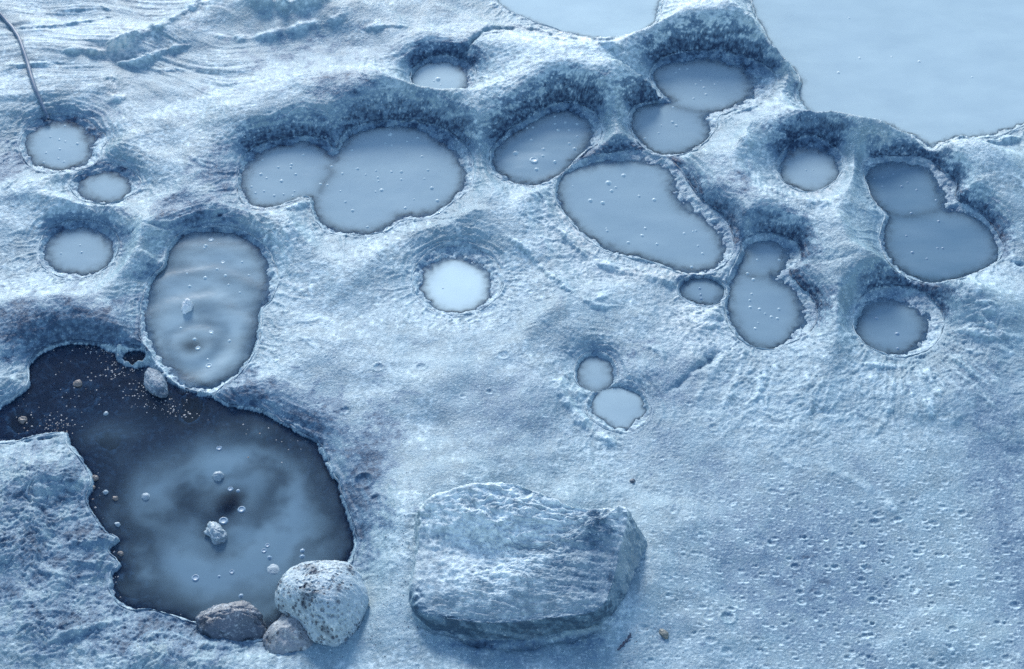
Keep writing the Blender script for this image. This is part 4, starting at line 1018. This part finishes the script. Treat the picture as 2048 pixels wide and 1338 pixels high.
# dark specks of cinder on the clay round the boulder and the pale rock
V, F = [], []
for (a, b, sx, sy, n) in [(800, 1120, 40, 120, 150), (930, 1010, 120, 40, 60), (760, 1280, 120, 50, 90), (1300, 1290, 60, 40, 20), (720, 860, 120, 120, 60)]:
    for _ in range(n):
        px, py = rs.normal(a, sx * 0.6), rs.normal(b, sy * 0.6)
        x, y = at(px, py, 0.04)
        if min(float(s(np.array(x), np.array(y))) for s in dsamp) < 0.01: continue
        z = float(hz(np.array(x), np.array(y))); r = rs.uniform(0.6, 1.5) * MM
        k = len(V)
        for t in range(4):
            an = t * 1.57 + rs.uniform(-.4, .4)
            V.append((x + r * math.cos(an), y + r * 1.2 * math.sin(an), z - 0.0006))
        V.append((x, y, z + r * 0.7))
        for t in range(4): F.append((k + t, k + (t + 1) % 4, k + 4))
link('cinder_specks', mesh('cinder_specks', V, F, M_twig, False), kind='stuff', label='dark cinder specks strewn on the clay', category='specks')

# ------------------------------------------------------------------ hose and twig
def tube(pts, rad, seg=12):
    V, F = [], []
    n = len(pts)
    for i, p in enumerate(pts):
        d = (Vector(pts[min(i + 1, n - 1)]) - Vector(pts[max(i - 1, 0)])).normalized()
        s = d.cross(Vector((0, 0, 1))).normalized(); u = s.cross(d)
        for k in range(seg):
            a = 2 * math.pi * k / seg
            V.append(Vector(p) + (s * math.cos(a) + u * math.sin(a)) * rad[i])
    for i in range(n - 1):
        for k in range(seg):
            F.append((i * seg + k, i * seg + (k + 1) % seg, (i + 1) * seg + (k + 1) % seg, (i + 1) * seg + k))
    return [tuple(v) for v in V], F
hp = spline([(-60, -25), (-20, 8), (0, 30), (20, 52), (38, 78), (48, 105), (56, 130), (62, 152), (72, 182), (84, 210), (94, 231), (97, 240)], 8, False)
pts, rad = [], []
for k, (a, b) in enumerate(hp):
    x, y = at(a, b, 0.03)
    for _ in range(2):
        z = float(hz(np.array(x), np.array(y))); x, y = at(a, b, z)
    pts.append([x, y, z]); rad.append(0.0068 + 0.0012 * math.exp(-((b - 150) / 30) ** 2) - 0.0015 * sstep(190, 240, b))
zz = np.array([p[2] for p in pts]); zz = np.convolve(np.pad(zz, 6, 'edge'), np.ones(13) / 13, 'valid')
for p, z, r in zip(pts, zz, rad): p[2] = float(z) + float(r) * 0.75
V, F = tube(pts, rad)
place('hose', mesh('hose', V, F, M_hose), 'thin dark hose curving down the left bank into the round pool', 'hose')
V, F = [], []
def sprig(a, b, r0, depth=0):
    global V, F
    k = len(V)
    pa = [(*at(a[0] + (b[0] - a[0]) * t, a[1] + (b[1] - a[1]) * t, 0.02),) for t in (0, .33, .66, 1)]
    pp = [(x, y, float(hz(np.array(x), np.array(y))) + r0 * 0.6) for x, y in pa]
    v, f = tube(pp, [r0, r0 * .85, r0 * .7, r0 * .4], 5)
    V += v; F += [tuple(q + k for q in ff) for ff in f]
sprig((1236, 1305), (1262, 1276), 0.0022)
rs = random.Random(3)
for t in np.linspace(0.15, 1, 22):
    x, y = 1236 + 26 * t + rs.uniform(-3, 3), 1305 - 29 * t + rs.uniform(-3, 3)
    a = rs.uniform(0, 6.28); l = rs.uniform(3, 9)
    sprig((x, y), (x + l * math.cos(a), y + l * math.sin(a) * .8), 0.0012)
place('twig', mesh('twig', V, F, M_twig), 'dark feathery twig lying on the clay right of the boulder foot', 'twig')
